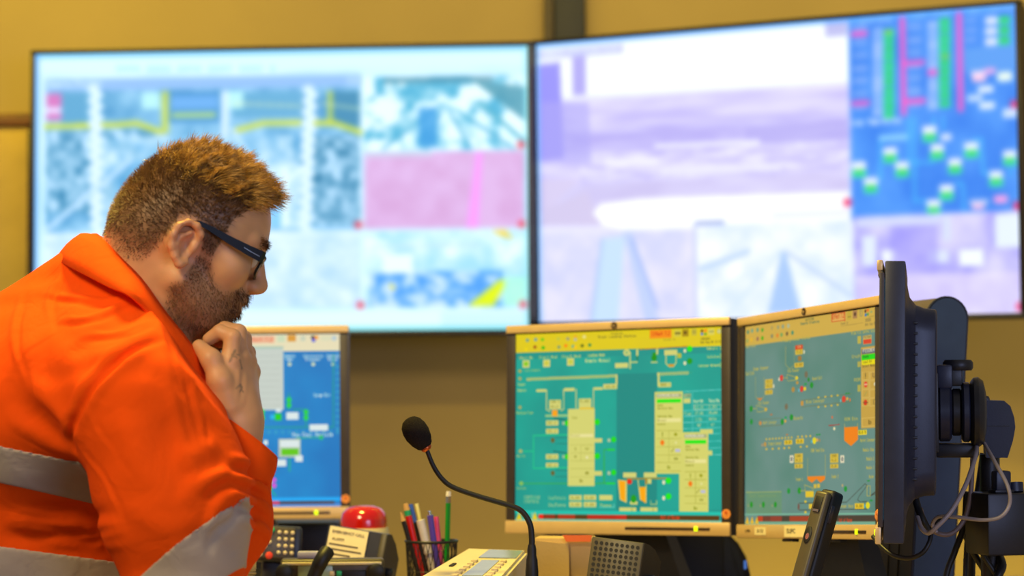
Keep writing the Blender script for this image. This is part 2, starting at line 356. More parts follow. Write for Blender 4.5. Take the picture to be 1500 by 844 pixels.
CR = (214, 212, 118)
def draw_m2(c):
    T, X, D, L = c.text, c.rect, c.dot, c.line
    c.band(0, .1, (228, 206, 22)); c.noise(756, 490, 1058, 512, (228, 206, 20), (222, 198, 40), 5, 3, .5)
    c.noise(756, 522, 1058, 760, (0, 152, 140), (0, 168, 150), 4, 4)
    X(903, 547, 962, 748, (0, 140, 132)); X(962, 570, 1058, 745, (0, 166, 152), .6)
    for x, y, col in ((773, 499, (120, 165, 130)), (785, 498, (120, 165, 150)), (795, 498, (120, 200, 20)), (818, 497, (200, 200, 60)), (832, 497, (170, 165, 110)), (843, 494, (240, 180, 30)), (843, 498, (190, 190, 150)), (856, 494, (235, 225, 130)),
                      (771, 512, (240, 215, 0)), (784, 509, (170, 90, 20)), (796, 510, (20, 190, 10)), (819, 509, (140, 165, 100)), (829, 507, (255, 140, 10)), (840, 508, (110, 180, 130)), (843, 509, (255, 200, 20)), (853, 507, (110, 120, 20)), (864, 506, (70, 150, 70))):
        D(x, y, 2.6, col)
    T('Station', 895, 912, 489.5, 3.2, (140, 130, 40)); T('Truck Loading Station', 876, 932, 494.5, 3.6, (128, 120, 40))
    X(952, 484, 983, 496, (252, 150, 20)); c.box(952, 484, 983, 496, (255, 110, 20)); T('Effect 7.2', 955, 981, 490, 6, (214, 60, 10))
    X(988, 484, 997, 494, (214, 200, 70)); T('***', 988.5, 996.5, 489, 4, (110, 100, 30)); X(999, 483, 1008.5, 493.5, (170, 140, 20)); D(1003.5, 488, 2, (90, 60, 10)); X(1013, 482, 1020, 492, (200, 185, 60)); T('=', 1014, 1019, 487, 5, (130, 120, 60))
    D(1028, 485.5, 2.2, (130, 80, 20)); D(1033, 485, 2.2, (255, 140, 20)); D(1028, 490, 2, (60, 120, 200)); D(1033, 490, 2, (90, 170, 40)); X(1037, 482, 1046, 491, (226, 212, 90)); T('xyz', 1038, 1045, 486, 3, (130, 140, 90)); D(1053, 486, 3, (170, 185, 150)); D(1053, 486, 2, (225, 215, 120))
    T('105201', 1026, 1040, 497, 4, (130, 120, 30)); T('Wed Aug 08 12:27', 1026, 1056, 502, 3.8, (140, 128, 40)); T('Event ID', 972, 989, 498.5, 3, (180, 160, 40))
    for a, b, y in ((761, 781, 525), (790, 816, 524), (823, 850, 523)): T('Start Mode'[:6 + (b - a) // 8], a, b, y, 4.2, CR)
    for a, y, col in ((766, 528, (130, 205, 30)), (796, 527, (205, 205, 70)), (831, 525, (200, 205, 70))): X(a, y, a + 10, y + 11, CR); D(a + 5, y + 5.5, 3.4, col)
    T('Loading Mode', 861, 886, 521, 4.6, CR); T('Remote Manual', 858, 894, 529, 5.6, (226, 226, 140)); X(901, 532, 920, 539.5, CR)
    D(918, 517, 5, CR); D(918, 517, 2.5, (150, 190, 120)); X(922, 516, 924, 541, CR); X(922, 530, 934, 532, CR); X(932, 512, 935, 522, CR); X(932.5, 522, 934.5, 528, (0, 120, 60)); L([(937, 512.5), (1007, 508)], 1.2, (190, 110, 20))
    X(953, 530, 963, 532, CR); D(958, 524.5, 4.2, (0, 150, 10)); X(955.5, 517, 961, 529, (0, 150, 10)); X(961, 511, 964, 520, CR)
    X(973, 513, 992, 520.5, CR); L([(975.5, 520), (975.5, 533), (980, 537.5), (986, 537.5), (990, 532), (990, 520)], 1.6, CR); X(979, 534, 987, 537.5, (226, 150, 20)); X(992, 518, 998, 525, (190, 190, 60))
    for y, g in ((514.5, (0, 235, 20)), (532.5, (0, 160, 10))): D(1003, y, 2, (236, 232, 180), 2.8); D(1010, y - 3, 4, g, 4.4)
    T('Hydraulic', 1035, 1051, 511, 4, CR); T('Isolation', 1035, 1053, 523, 4, CR); T('Conveyor Network', 1023, 1054, 536, 4, CR)
    for y in (510, 522, 535): X(1054.5, y - 4, 1057, y + 4, CR, .7)
    for y in (544, 555, 597): D(762, y, 2.6, (170, 170, 90))
    T('Fully Automatic', 769, 792, 543, 3.6, (150, 190, 120)); T('Stacker', 759, 770, 563.5, 4, CR); T('Bypass', 759, 771, 572, 4, CR); T('Reclaim Pipe', 757, 781, 605, 4.2, (190, 200, 110))
    L([(773, 556), (903, 551)], 4.2, (182, 196, 116))
    for k in range(42): L([(774 + k * 3.1, 557.2 - k * .119), (775.4 + k * 3.1, 554 - k * .119)], .8, (120, 170, 110))
    X(902, 549, 904.5, 564, CR); X(884, 563, 904, 570.5, CR); T('123.4t', 887, 901, 567, 4, (150, 150, 60))
    X(786, 570.5, 800, 574.5, CR); L([(801, 572), (801, 600), (806, 603)], 2.2, (180, 200, 130)); L([(826, 571), (826, 599), (822, 602)], 2.2, (180, 200, 130)); X(827, 568.5, 842, 573, CR); L([(844, 571), (844, 598)], 2.2, (180, 200, 130)); L([(869.5, 569), (869.5, 598)], 2, (180, 200, 130)); X(870, 567.5, 883, 571.5, CR)
    X(805, 586, 822, 600, CR); X(848, 584, 866, 599, CR); T('100 %', 807, 820, 589, 3.5, (150, 150, 60)); T('44.2', 807, 818, 596, 3.5, (150, 150, 60)); T('5.02', 850, 863, 588, 3.5, (150, 150, 60))
    X(799, 607.5, 833, 611, (150, 200, 130)); X(809, 601, 817, 610, (255, 165, 10)); L([(812, 613), (831, 616)], 1.6, (0, 90, 90))
    for y in (616, 628, 665.5, 678): X(800, y, 818, y + 7.4, CR); T('02.4', 803, 815, y + 3.7, 3.8, (160, 160, 70))
    for y in (620, 669): X(824, y - 2.5, 828, y + 2.5, (170, 190, 150)); D(831, y, 3.6, (0, 215, 20), 4.4)
    GT = (0, 196, 138)
    L([(832, 637), (782, 638), (782, 686), (832, 685)], 2, GT); L([(768, 661), (782, 661)], 2, GT); D(763, 661, 3, (160, 180, 110)); T('North', 758, 770, 668, 3.6, (170, 190, 110))
    for y in (645, 693): D(810, y, 3, (100, 100, 50), 3.8); L([(814, y - 4), (832, y - 4)], .9, (0, 120, 110)); L([(814, y + 5), (832, y + 5)], .9, (0, 120, 110)); X(871, y - 3, 882, y + 3.5, CR); X(890, y - 2.5, 894, y + 2.5, (180, 200, 160)); D(899, y - 1, 3.8, (0, 222, 20), 4.4)
    L([(811, 661), (831, 664)], 1.4, (0, 90, 90)); D(875, 618.5, 4, (0, 222, 20), 4.6); D(875, 668, 4, (0, 222, 20), 4.6)
    L([(768, 708), (899, 708)], 1.5, (50, 176, 60)); L([(885, 708), (885, 659), (899, 658.5)], 1.4, (40, 180, 40)); X(890, 657.5, 901, 660, (0, 214, 30)); X(888, 706.8, 901, 709.3, (0, 214, 30)); D(764, 708, 3.2, (130, 190, 90)); T('Isolate', 757, 771, 715, 3.6, (170, 190, 110))
    X(832, 599, 871, 712, (216, 214, 116)); X(849, 597.5, 870, 599.5, (240, 190, 20)); T('Tools', 838, 846, 612, 3.6, (170, 170, 70)); X(835, 636, 869, 640.5, (236, 228, 156)); T('Manual', 836, 850, 638, 3, (190, 186, 90))
    for y in (652, 663.5, 675, 686.5, 698.5): L([(836, y), (869, y)], .6, (190, 190, 90))
    L([(851, 652), (851, 675)], .6, (190, 190, 90))
    for x, y, ch in ((843, 658, '!'), (860, 657, 'v'), (843, 669, '+'), (860, 693, 'M'), (851.5, 704, 'b')): T(ch, x - 2, x + 2, y, 5, (130, 130, 20))
    D(860, 670, 1.8, (238, 232, 180))
    T('SCREENING', 768, 791, 728.5, 5, (150, 196, 140)); T('CONTROL', 768, 791, 734.5, 5, (150, 196, 140)); T('DayTotals', 804, 829, 729, 5, (160, 200, 140)); T('DayTonne', 804, 829, 739, 5, (160, 200, 140))
    for x in (834, 855):
        for y in (725, 735): X(x, y, x + 18.5, y + 7.6, CR); T('0.00', x + 3, x + 15, y + 4, 4, (160, 160, 70))
    X(878, 725, 897, 732.6, CR); T('Tonne', 879, 896, 740, 4.2, CR); X(877, 742.5, 900, 743.5, (120, 220, 200)); X(899, 738, 900, 743, (120, 220, 200))
    L([(964, 548.5), (1007, 546.5)], 4.6, (186, 196, 120))
    for k in range(16): L([(966 + k * 3.0, 550.5 - k * .14), (968 + k * 3.0, 546.5 - k * .14)], .9, (60, 160, 120))
    X(963, 547, 966, 566, CR); X(964, 560.5, 983, 567.5, CR); T('0000 t', 967, 981, 564, 4, (160, 160, 70))
    WL = (110, 215, 205)
    L([(1000, 574), (1057, 571)], .9, WL); X(1001, 577, 1012, 583, (180, 196, 140)); X(1001, 584, 1011, 591, CR); T('TION', 1001, 1011, 580, 4.4, (90, 140, 110))
    T('North', 1016, 1030, 588, 5.6, (232, 232, 176)); T('South', 1038, 1053, 587, 5.6, (232, 232, 176)); c.box(1016.5, 593, 1056, 600.5, (200, 214, 170))
    for t_, x0, x1, y in (('12.3t', 1018, 1030, 597), ('13.39t', 1035, 1050, 596.5), ('Plan', 1002, 1012, 606), ('27.82', 1018, 1030, 605.5), ('25.001', 1038, 1051, 605), ('113s', 1018, 1028, 614.5), ('165s', 1038, 1049, 614), ('42', 1021, 1026, 623), ('47', 1041, 1046, 622.5)): T(t_, x0, x1, y, 4.6, (196, 210, 150))
    for y in (601, 609.5, 618.5, 627.5, 636, 647, 657, 667): L([(1001, y + .6), (1056.5, y - 1)], .7, WL)
    L([(1014, 575), (1014, 634)], .7, WL); L([(1036, 593), (1036, 634)], .6, (60, 190, 180)); L([(1056.5, 592), (1056.5, 668)], .7, WL); X(1025, 629, 1044, 635.5, CR); X(1036, 660, 1043, 667, CR)
    def panel(x0, x1, y0, y1, g):
        X(x0, y0, x1, y1, (216, 214, 110)); w = x1 - x0; X(x0 + 2, y0 + 3, x1 - 2, y0 + 8.5, (170, 176, 130)); T('INTERLOCK', x0 + 3, x1 - 6, y0 + 5.8, 3.6, (236, 232, 200)); X(x0 + 3, g, x1 - 3, g + 5, (0, 236, 16))
        for dy, b in ((9, .3), (13.5, .65), (25, .62)): T('Service Healthy'[:int(15 * b) + 2], x0 + 4, x0 + w * b, g + dy, 3.4, (150, 152, 50))
        X(x0 + 3, g + 28, x1 - 3, g + 33.5, (238, 230, 150)); T('Manual', x0 + 4, x0 + 17, g + 30.7, 3.4, (176, 172, 80)); T('Control', x0 + 4, x0 + 16, g + 36.5, 3.2, (160, 160, 60))
        for y in (46, 57.5, 69.5, 81.5, 92.5, 105): L([(x0 + 3, g + y), (x1 - 3, g + y)], .7, (180, 178, 70))
        L([(x0 + w / 2, g + 46), (x0 + w / 2, g + 92)], .7, (180, 178, 70))
        T('!', x0 + 9, x0 + 13, g + 52, 7, (120, 126, 0)); D(x1 - 10.5, g + 51.5, 2.4, (160, 160, 20)); D(x0 + 11, g + 63.5, 3, (250, 120, 10), 4); D(x1 - 10, g + 63.5, 1.4, (236, 232, 170)); L([(x1 - 17, g + 77), (x1 - 13, g + 72)], .9, (130, 130, 40))
        X(x1 - 11, g + 73, x1 - 4, g + 77, (190, 190, 220)); T('H', x1 - 12, x1 - 8, g + 87, 4, (110, 116, 10)); T('b', x0 + w / 2 - 2, x0 + w / 2 + 2, g + 99, 5, (120, 130, 0))
    panel(1000, 1037, 633, 754, 645); X(994.5, 690, 1001, 754, (216, 214, 110)); panel(959, 1000, 574, 694, 585)
    c.poly([(905, 702.5), (918.5, 704), (918, 736.5), (908, 732)], CR); c.poly([(906.5, 704), (916, 704.5), (916, 735), (909, 731)], (255, 170, 8))
    L([(934.5, 703), (938, 732)], 1.6, CR); L([(946.5, 703), (946, 736)], 1.6, CR); c.poly([(936.5, 713), (945.5, 713), (945.5, 737), (938.5, 732)], (255, 170, 8)); L([(918, 701.5), (977, 700.5)], 1.8, (186, 140, 20))
    X(945, 701, 948, 709, (186, 140, 20)); D(922, 705.5, 4, (240, 30, 10), 3.8); X(948.5, 701.5, 954, 708.5, CR); X(922.5, 734, 934, 739, CR); D(928, 730.5, 4.2, (0, 160, 20), 6); L([(953, 733), (953, 738.5), (961.5, 738.5), (961.5, 733)], 1.3, CR)
    for x in (913, 943): X(x, 692, x + 19, 699.5, CR)
    for x in (907, 938): X(x, 743, x + 25, 750.5, CR); X(x + 18, 744, x + 19, 750, (150, 150, 70))
    for y in (704, 727): D(972, y + 2.5, 2.1, (236, 232, 190), 3.2); D(979, y, 4.3, (0, 236, 20), 4.8)
    c.band(.945, .963, (0, 196, 176)); c.band(.963, .988, (88, 52, 10), .125, .985); c.band(.988, 1, (120, 200, 170))
    for u0, u1, col in ((.118, .144, (250, 20, 10)), (.15, .20, (150, 40, 16)), (.216, .30, (180, 44, 16)), (.36, .50, (190, 30, 16)), (.50, .55, (206, 30, 20))): c.band(.965, .986, col, u0, u1)
    T('Out of Range', 968, 995, 757.5, 5.4, (236, 60, 20))
    for x in (761, 784): c.poly([(x - 4.5, 761), (x + 4, 761), (x, 749.5)], (236, 206, 10))
    X(779, 751, 781.5, 758, (150, 210, 170))
def draw_m3(c):
    T, X, D, L = c.text, c.rect, c.dot, c.line; K = (192, 180, 84); Y = (222, 190, 60)
    c.noise(1092, 470, 1285, 765, (86, 136, 122), (108, 146, 138), 4, 9); c.band(0, .1, (216, 178, 76))
    for x, y, col in ((1096, 487, (110, 150, 110)), (1102, 485, (130, 170, 130)), (1110, 484, (120, 160, 120)), (1117, 484, (100, 170, 50)), (1131, 481, (190, 165, 90)), (1140, 480, (170, 165, 110)), (1147, 479, (150, 165, 130)), (1155, 478, (180, 190, 150)), (1095, 500, (170, 175, 90)), (1101, 498, (236, 186, 50)), (1110, 497, (165, 120, 90)), (1117, 496, (80, 180, 20)), (1131, 493, (150, 145, 100)), (1139, 492, (232, 140, 50)), (1145, 491, (130, 170, 90)), (1153, 489.5, (130, 105, 60)), (1161, 488, (80, 150, 110))): D(x, y, 2, col, 3.2)
    T('ACTION', 1180, 1192, 469.5, 4, (110, 120, 70)); T('Remote Crushing', 1173, 1200, 475, 4, (100, 124, 90)); X(1218, 458.5, 1238, 471.5, (236, 180, 90)); c.box(1218, 458.5, 1238, 471.5, (214, 70, 30), 1.1); T('Effect 7.2', 1219.8, 1236.5, 465, 7.4, (206, 70, 30))
    X(1241, 457, 1247, 469, (206, 176, 60)); T('...', 1241.5, 1246.5, 463, 6, (110, 90, 50)); X(1249, 455.5, 1255.5, 467, (176, 130, 80)); D(1252.3, 461, 1.6, (90, 60, 40), 3); c.box(1259.5, 455, 1263, 464, (150, 146, 100), .9)
    D(1267.6, 456.5, 1.7, (120, 80, 40), 2.4); D(1271, 455, 1.7, (240, 120, 40), 2.4); D(1268, 462, 1.7, (60, 120, 180), 2.4); D(1271, 461, 1.7, (100, 160, 80), 2.4); L([(1272, 465), (1280, 463.5)], .6, (170, 150, 60)); T('+', 1274, 1278, 458, 4, (120, 170, 120)); T('105201', 1267, 1276, 470, 4.6, (140, 120, 70)); T('Wed Aug 08', 1267, 1283, 476, 4.4, (160, 136, 70)); T('Event ID', 1232, 1242, 475, 3.4, (150, 130, 70)); L([(1232, 478.5), (1264, 473.5)], .6, (180, 150, 70))
    for t_, a, b, y in (('Primary Feeder Status', 1145, 1187, 500), ('Dust Extn', 1093, 1107, 508), ('Dump Hopper', 1104, 1126, 541), ('Dust Extn', 1093, 1105, 548), ('Vib Feeder', 1154, 1171, 544), ('Magnet Belt', 1190, 1204, 555), ('Vib Feeder', 1111, 1127, 591), ('Rejects', 1163, 1176, 613), ('Belt Conveyor', 1118, 1138, 619.5), ('Mine Conveyor', 1181, 1208, 589), ('Primary Conveyor', 1126, 1145, 650), ('ROM Feed Bin', 1188, 1207, 660), ('ROM Bin', 1237, 1256, 614.5), ('Feeder 1', 1166, 1176, 702), ('Feeder 2', 1218, 1228, 698), ('Prime Fill Control Select', 1247, 1284, 489), ('Crush', 1248, 1260, 523), ('ROM', 1251, 1260, 557), ('Market Conveyor', 1260, 1281, 645), ('Module Stop', 1264, 1280, 659), ('Module 2', 1269, 1280, 672), ('Module 1', 1269, 1280, 685), ('Master', 1273, 1280, 698), ('Conveyor Hood', 1225, 1250, 741), ('Dust Suppression', 1098, 1137, 726)): T(t_, a, b, y, 5.2, K)
    def funnel(x0, x1, ya, yb, yt): L([(x0, ya), (x0, yb), ((x0 + x1) / 2, yt), (x1, yb), (x1, ya)], .9, (176, 170, 90))
    funnel(1151, 1163.5, 508, 535, 541); funnel(1107, 1119.5, 553, 581, 587); c.poly([(1109, 584), (1118, 583), (1113.5, 587.5)], (230, 130, 30))
    X(1165, 506, 1176, 512.5, (220, 66, 26)); X(1165, 512.5, 1176, 520, Y); X(1169, 522, 1174, 529, (170, 120, 50)); X(1164, 531.5, 1177, 538.5, Y); T('99', 1168, 1173, 509, 4, (250, 200, 140)); T('4.2', 1167, 1174, 516, 4, (150, 130, 40)); T('0.00', 1166, 1175, 535, 4, (160, 130, 40)); D(1178, 516, 1, (236, 230, 190), 3)
    for y in (556, 563, 571.5): X(1121, y, 1132, y + 6.6, Y); T('10.2', 1122.5, 1130.5, y + 3.3, 4, (160, 136, 40))
    D(1133.5, 566, 1, (236, 230, 190), 3)
    for x, y, rx, ry, col in ((1145, 554, 2.6, 4.6, (226, 52, 52)), (1141.4, 556, 1.2, 2.6, (230, 220, 190)), (1167, 554, 2.2, 2.8, (240, 214, 30)), (1181, 549, 2.4, 5, (122, 110, 84)), (1184.5, 556.5, 1.6, 3, (10, 140, 40)), (1189, 564.5, 2.5, 4.6, (10, 150, 40)), (1180, 563, 2.2, 1.6, (20, 160, 70)), (1168, 561, 2, 2.5, (196, 150, 60)), (1162, 571, 2.4, 4, (186, 140, 60)), (1170.4, 572, 1, 2.5, (90, 190, 210)), (1174.5, 570, 2.6, 4.6, (226, 52, 48)), (1179, 569.8, 2, 2.8, (240, 210, 30)), (1100.6, 599, 2.4, 4.4, (0, 150, 40)), (1122, 600, 2, 2.6, (224, 180, 40)), (1152, 596, 2.4, 4.6, (122, 110, 84)), (1159.5, 611.5, 2.6, 4.6, (0, 150, 40)), (1151, 612, 2, 2, (20, 160, 90)), (1146, 618, 2.4, 4.6, (0, 150, 40)), (1150.5, 617, 1.5, 2.4, (222, 170, 60)), (1101, 618, 2.2, 4, (0, 150, 50)), (1114, 620, 2, 3, (214, 140, 60)), (1236, 585, 2.9, 5, (226, 62, 42)), (1231.3, 587, 1, 2.5, (110, 190, 190)), (1241, 584.5, 1.9, 2.5, (216, 170, 80)), (1245, 586, 1, 2.5, (220, 120, 50)), (1239.5, 577, 1.6, 1.2, (0, 150, 50)), (1243, 576.6, 1.6, 1.2, (0, 150, 50)), (1219, 611.5, 1.2, 2.2, (220, 110, 60)), (1222, 628, 1.6, 2.4, (238, 230, 180)), (1130, 607.5, 2, 1, (200, 110, 50)), (1193, 645.5, 2.8, 5, (236, 220, 20)), (1189, 647, .9, 2.5, (80, 190, 210)), (1197, 644.5, 1.8, 2.5, (222, 170, 90)), (1200.5, 645, .9, 2.6, (180, 130, 70)), (1197, 637, 1.6, 1.2, (0, 150, 50)), (1200.5, 636.6, 1.6, 1.2, (0, 150, 50)), (1153, 637, 2, 1, (200, 120, 50)), (1155.5, 719, 2.4, 4.2, (0, 152, 50)), (1171, 718.5, 2.6, 4.6, (0, 152, 30)), (1238.5, 716, 2.3, 4.2, (0, 152, 50)), (1234, 711, 1.2, 2.4, (190, 170, 120)), (1271, 740, 3, 5, (236, 222, 20)), (1266.4, 741, .9, 2.6, (60, 180, 200)), (1272, 704, 2.4, 1, (0, 150, 50)), (1276, 733, 2.4, 1.2, (0, 150, 50)), (1121, 651, 1.8, 3.6, (206, 150, 50)), (1117, 652, 1.2, 2.4, (186, 150, 110))): D(x, y, rx, col, ry)
    L([(1153, 549), (1166, 553), (1166, 557), (1154, 558.5), (1153, 549)], .8, K); L([(1146, 554), (1153, 553.5)], .7, K); L([(1108, 594), (1121, 598), (1121, 602), (1109.5, 604), (1108, 594)], .8, K); L([(1103, 599), (1108, 599)], .7, K)
    for y0, y1 in ((587, 577), (596.5, 588.5)): L([(1174, y0), (1247, y1)], .7, (110, 124, 90))
    X(1173, 587.5, 1177, 594.5, (206, 150, 60))
    for x in (1199, 1209, 1218, 1227): D(x, 582.5 - (x - 1199) * .11, 1.6, Y, 1.4); D(x, 596.5 - (x - 1199) * .11, 1.6, Y, 1.4)
    L([(1214, 623.5), (1229.5, 622)], 1.3, (176, 50, 40)); L([(1113, 615), (1145, 612.5)], .6, (110, 124, 90)); L([(1113, 625), (1145, 622.5)], .6, (110, 124, 90))
    for k in range(9): D(1123 + k * 4.6, 643.5 - k * .33, 1.4, Y, 1.3)
    for k in range(4): D(1169 + k * 6, 640 - k * .4, 1.4, Y, 1.6)
    for x, y in ((1123, 658), (1132, 657.5), (1141, 657), (1149, 656.5), (1156, 656), (1173, 654.6), (1182, 654)): D(x, y, 1.6, Y, 1.5)
    for x, y in ((1149, 644.5), (1166, 643)): X(x, y, x + 11.5, y + 7, (236, 200, 40)); T('0.0', x + 2, x + 9, y + 3.5, 4.4, (130, 110, 20))
    for x, w in ((1157, 1164), (1231, 1216)):
        X(x, 667, x + 5.6, 678, (236, 226, 190)); D(x + 2.8, 672.5, 1.5, (40, 60, 90), 3.2); D(x + 2.8, 672.5, .6, (236, 226, 190), 1.8)
        X(w, 664.5, w + 12, 678, Y); X(w, 679.5, w + 12, 686, Y); T('100', w + 2, w + 9, 668, 4, (150, 130, 40)); T('4.1', w + 2, w + 9, 674, 4, (150, 130, 40)); T('0.0', w + 2, w + 9, 683, 4, (150, 130, 40))
    L([(1183, 671), (1183, 699)], .9, K); L([(1209, 666), (1209, 698)], .9, K); c.poly([(1183, 698), (1208.5, 697), (1208.5, 702), (1202, 707), (1196, 701.5), (1189.5, 707), (1183, 702.5)], (250, 134, 14))
    L([(1237, 621), (1237, 640)], .8, K); L([(1256, 620), (1256, 640)], .8, K); c.poly([(1236.6, 626), (1256.6, 625), (1256.6, 644), (1246.5, 653.5), (1236.6, 645.5)], (250, 134, 10)); X(1257, 630, 1269.5, 637, (240, 216, 30)); T('0.4 t', 1258, 1268, 633.5, 4.5, (120, 110, 20))
    X(1256, 493, 1261, 504, Y, .8); X(1264, 491.5, 1276.5, 504.5, (206, 176, 96)); X(1264.6, 497.5, 1276, 504, (228, 66, 40)); T('Filled', 1265, 1275, 494.6, 4, (120, 110, 60)); X(1256, 530, 1260.5, 538, Y, .7); X(1256, 564, 1260.5, 574, Y, .7)
    X(1261, 508, 1285, 627, (206, 166, 70)); X(1262, 511, 1285, 518, (90, 100, 120)); T('FEEDER', 1264, 1281, 514.5, 5, (236, 226, 190)); X(1262, 519, 1285, 527, (0, 224, 20)); X(1262, 527, 1285, 534.5, (244, 226, 10)); T('Ready', 1264, 1272, 523, 4, (0, 130, 20)); T('Local Off', 1264, 1277, 531, 4, (140, 130, 20)); T('Select Mode', 1263, 1281, 537, 4, (130, 110, 40))
    for y in (545, 558, 571, 583.5): 
        for x in (1262.6, 1274): c.box(x, y, x + 10.6, y + 11.8, (226, 190, 100), .7)
    c.box(1262.6, 612, 1285, 625, (232, 196, 100), .7); T('!', 1265.5, 1270, 551, 8, (90, 80, 40)); T('U', 1278, 1282, 550, 7, (130, 100, 60)); D(1268, 563.5, 2.6, (232, 60, 40), 4.4); X(1265.6, 562.4, 1270.4, 564.6, (244, 190, 150)); D(1281, 563, 1.1, (244, 236, 200), 2.6); L([(1266, 580), (1269.5, 574)], .9, (150, 160, 90)); D(1267.6, 590, 2.7, (222, 50, 20), 4.2); L([(1264, 590), (1271.5, 590)], .9, (110, 80, 50)); T('b', 1272, 1276, 618.5, 7, (110, 90, 30)); T('D', 1279, 1283, 589, 7, (150, 124, 60))
    for y in (645, 659, 672, 685, 698): X(1282.6, y - 5, 1285, y + 5, Y, .55)
    L([(1178.5, 710), (1191, 715), (1191, 719), (1180, 719.5), (1178.5, 710)], 1, K); L([(1172, 719), (1180, 718.6)], .8, K); X(1180, 720, 1192, 728, (236, 200, 40)); X(1192, 709, 1196, 715, Y); X(1197, 708.6, 1201, 714.6, Y)
    DK = (62, 70, 62)
    L([(1171, 737), (1240, 735.5), (1267, 708.5), (1270, 711), (1258, 727), (1256, 732), (1260, 735), (1270, 734.6)], .9, DK); L([(1171, 747), (1270, 745.5)], .9, DK); L([(1275, 726), (1285, 718)], 1.6, DK); L([(1275, 726), (1285, 722)], .8, DK); D(1170, 742, 1.5, (120, 80, 70), 5); c.box(1269.5, 711, 1275, 727, K, .8)
    X(1185, 738, 1194, 745, (236, 200, 40)); X(1252, 737, 1265.4, 745, (236, 200, 40)); T('0.00', 1254, 1263, 741, 4.4, (150, 120, 30))
    for x, y in ((1180, 734.5), (1180, 750), (1227, 732), (1227, 748.5)): D(x, y, 1.7, (236, 206, 30), 1.7)
    X(1093, 721, 1145, 752.5, (104, 150, 112), .8); L([(1093, 721), (1145, 720)], 1.1, (166, 180, 100))
    for x in (1101, 1118.5, 1136): D(x, 739, 2.1, (0, 152, 24), 4.4); D(x - 4.5, 740.5, 1, (150, 160, 110), 2)
    c.band(.945, .952, (126, 190, 160)); c.band(.955, .984, (70, 58, 48), .105, 1.0); c.band(.984, 1, (120, 176, 146))
    for u0, u1, col in ((.107, .15, (200, 60, 26)), (.155, .21, (120, 54, 40)), (.21, .30, (150, 56, 40)), (.36, .56, (170, 60, 30))): c.band(.957, .982, col, u0, u1)
    T('Out of Range', 1229, 1248, 761.4, 5.6, (226, 70, 34))
    for x in (1095, 1102, 1109): c.poly([(x - 2.9, 767), (x + 2.9, 767), (x, 756)], (238, 190, 40))
def draw_m1(c):
    T, X, D, L = c.text, c.rect, c.dot, c.line; Wt = (226, 240, 240)
    c.noise(200, 489, 499, 742, (0, 122, 198), (0, 140, 212), 4, 5); c.band(0, .1, (238, 228, 190)); X(358, 493, 402, 503, (244, 186, 150)); T('Effect 7.2', 361, 399, 498, 7, (236, 130, 100)); X(406, 492, 417, 502, (210, 226, 190)); X(421, 491, 433, 501, (226, 160, 60)); X(440, 493, 447, 500, (206, 214, 190)); D(458, 495, 3, (60, 50, 40)); D(463, 495, 3, (250, 160, 40)); D(459, 499, 3, (90, 100, 220)); X(470, 493, 484, 500, (226, 226, 190)); D(489, 496, 4, (190, 210, 214))
    G = (10, 190, 120)
    for a, b in ((416, 432), (444, 473), (478, 497)): T('Stockpile', a, b, 522, 4.6, Wt); T('Tower', a + 2, b - 3, 527, 4.6, Wt); D((a + b) / 2, 534, 2.8, (210, 226, 190))
    L([(488, 520), (488, 626), (376, 626)], 2, (0, 160, 150)); L([(448, 600), (448, 626)], 2, (0, 160, 150)); L([(430, 600), (448, 600)], 2, (0, 160, 150)); L([(384, 610), (384, 626)], 2, (0, 160, 150)); L([(423, 577), (423, 600)], 2, (0, 160, 150))
    for y in range(538, 632, 9): D(494, y, 2.4, (60, 180, 210)); D(494, y, 1.4, (0, 130, 200))
    for x in range(384, 496, 10): D(x, 633, 2.4, (60, 180, 210)); D(x, 633, 1.4, (0, 130, 200))
    T('Surge Bin', 459, 483, 579, 5.6, Wt); X(320, 508, 415, 601, (204, 214, 206)); X(320, 508, 415, 512, (180, 206, 190))
    for y in range(522, 598, 9): L([(345, y), (410, y)], .8, (186, 196, 188))
    for x, y in ((423, 586), (423, 594), (384, 604), (384, 612), (448, 604), (448, 612)): D(x, y, 3.8, (10, 214, 70), 4.2)
    X(402, 606, 412, 616, (10, 214, 20)); D(399, 611, 3.6, (0, 190, 240)); X(419, 604, 437, 615, Wt); X(453, 622, 480, 631, Wt); X(404, 599, 412, 604, Wt); T('Raw Coal Reclaim', 428, 487, 637, 6, Wt); D(470, 641, 3.6, G); L([(434, 642), (470, 641)], 1.4, G)
    X(408, 643, 440, 670, (190, 206, 190)); X(410, 645, 438, 655, Wt); X(412, 657, 437, 667, (96, 206, 20)); X(432, 667, 443, 676, Wt); X(404, 673, 419, 683, Wt); L([(424, 670), (424, 690)], 1.6, G); D(401, 703, 3.6, (226, 80, 220)); D(401, 711, 3.6, (226, 80, 220)); D(394, 706, 4, Wt); D(394, 715, 4, (20, 220, 40)); L([(396, 718), (404, 726)], 1.6, G); X(386, 645, 392, 652, Wt)
    for x in range(215, 340, 24): X(x, 560, x + 14, 570, Wt); D(x + 7, 590, 4, (10, 214, 60)); X(x, 660, x + 15, 672, (190, 206, 190))
    c.band(.945, .965, (0, 176, 255)); c.band(.965, .982, (70, 52, 50), .1, .97); c.band(.965, .982, (222, 20, 60), .60, .715); c.band(.982, 1, (90, 150, 226))
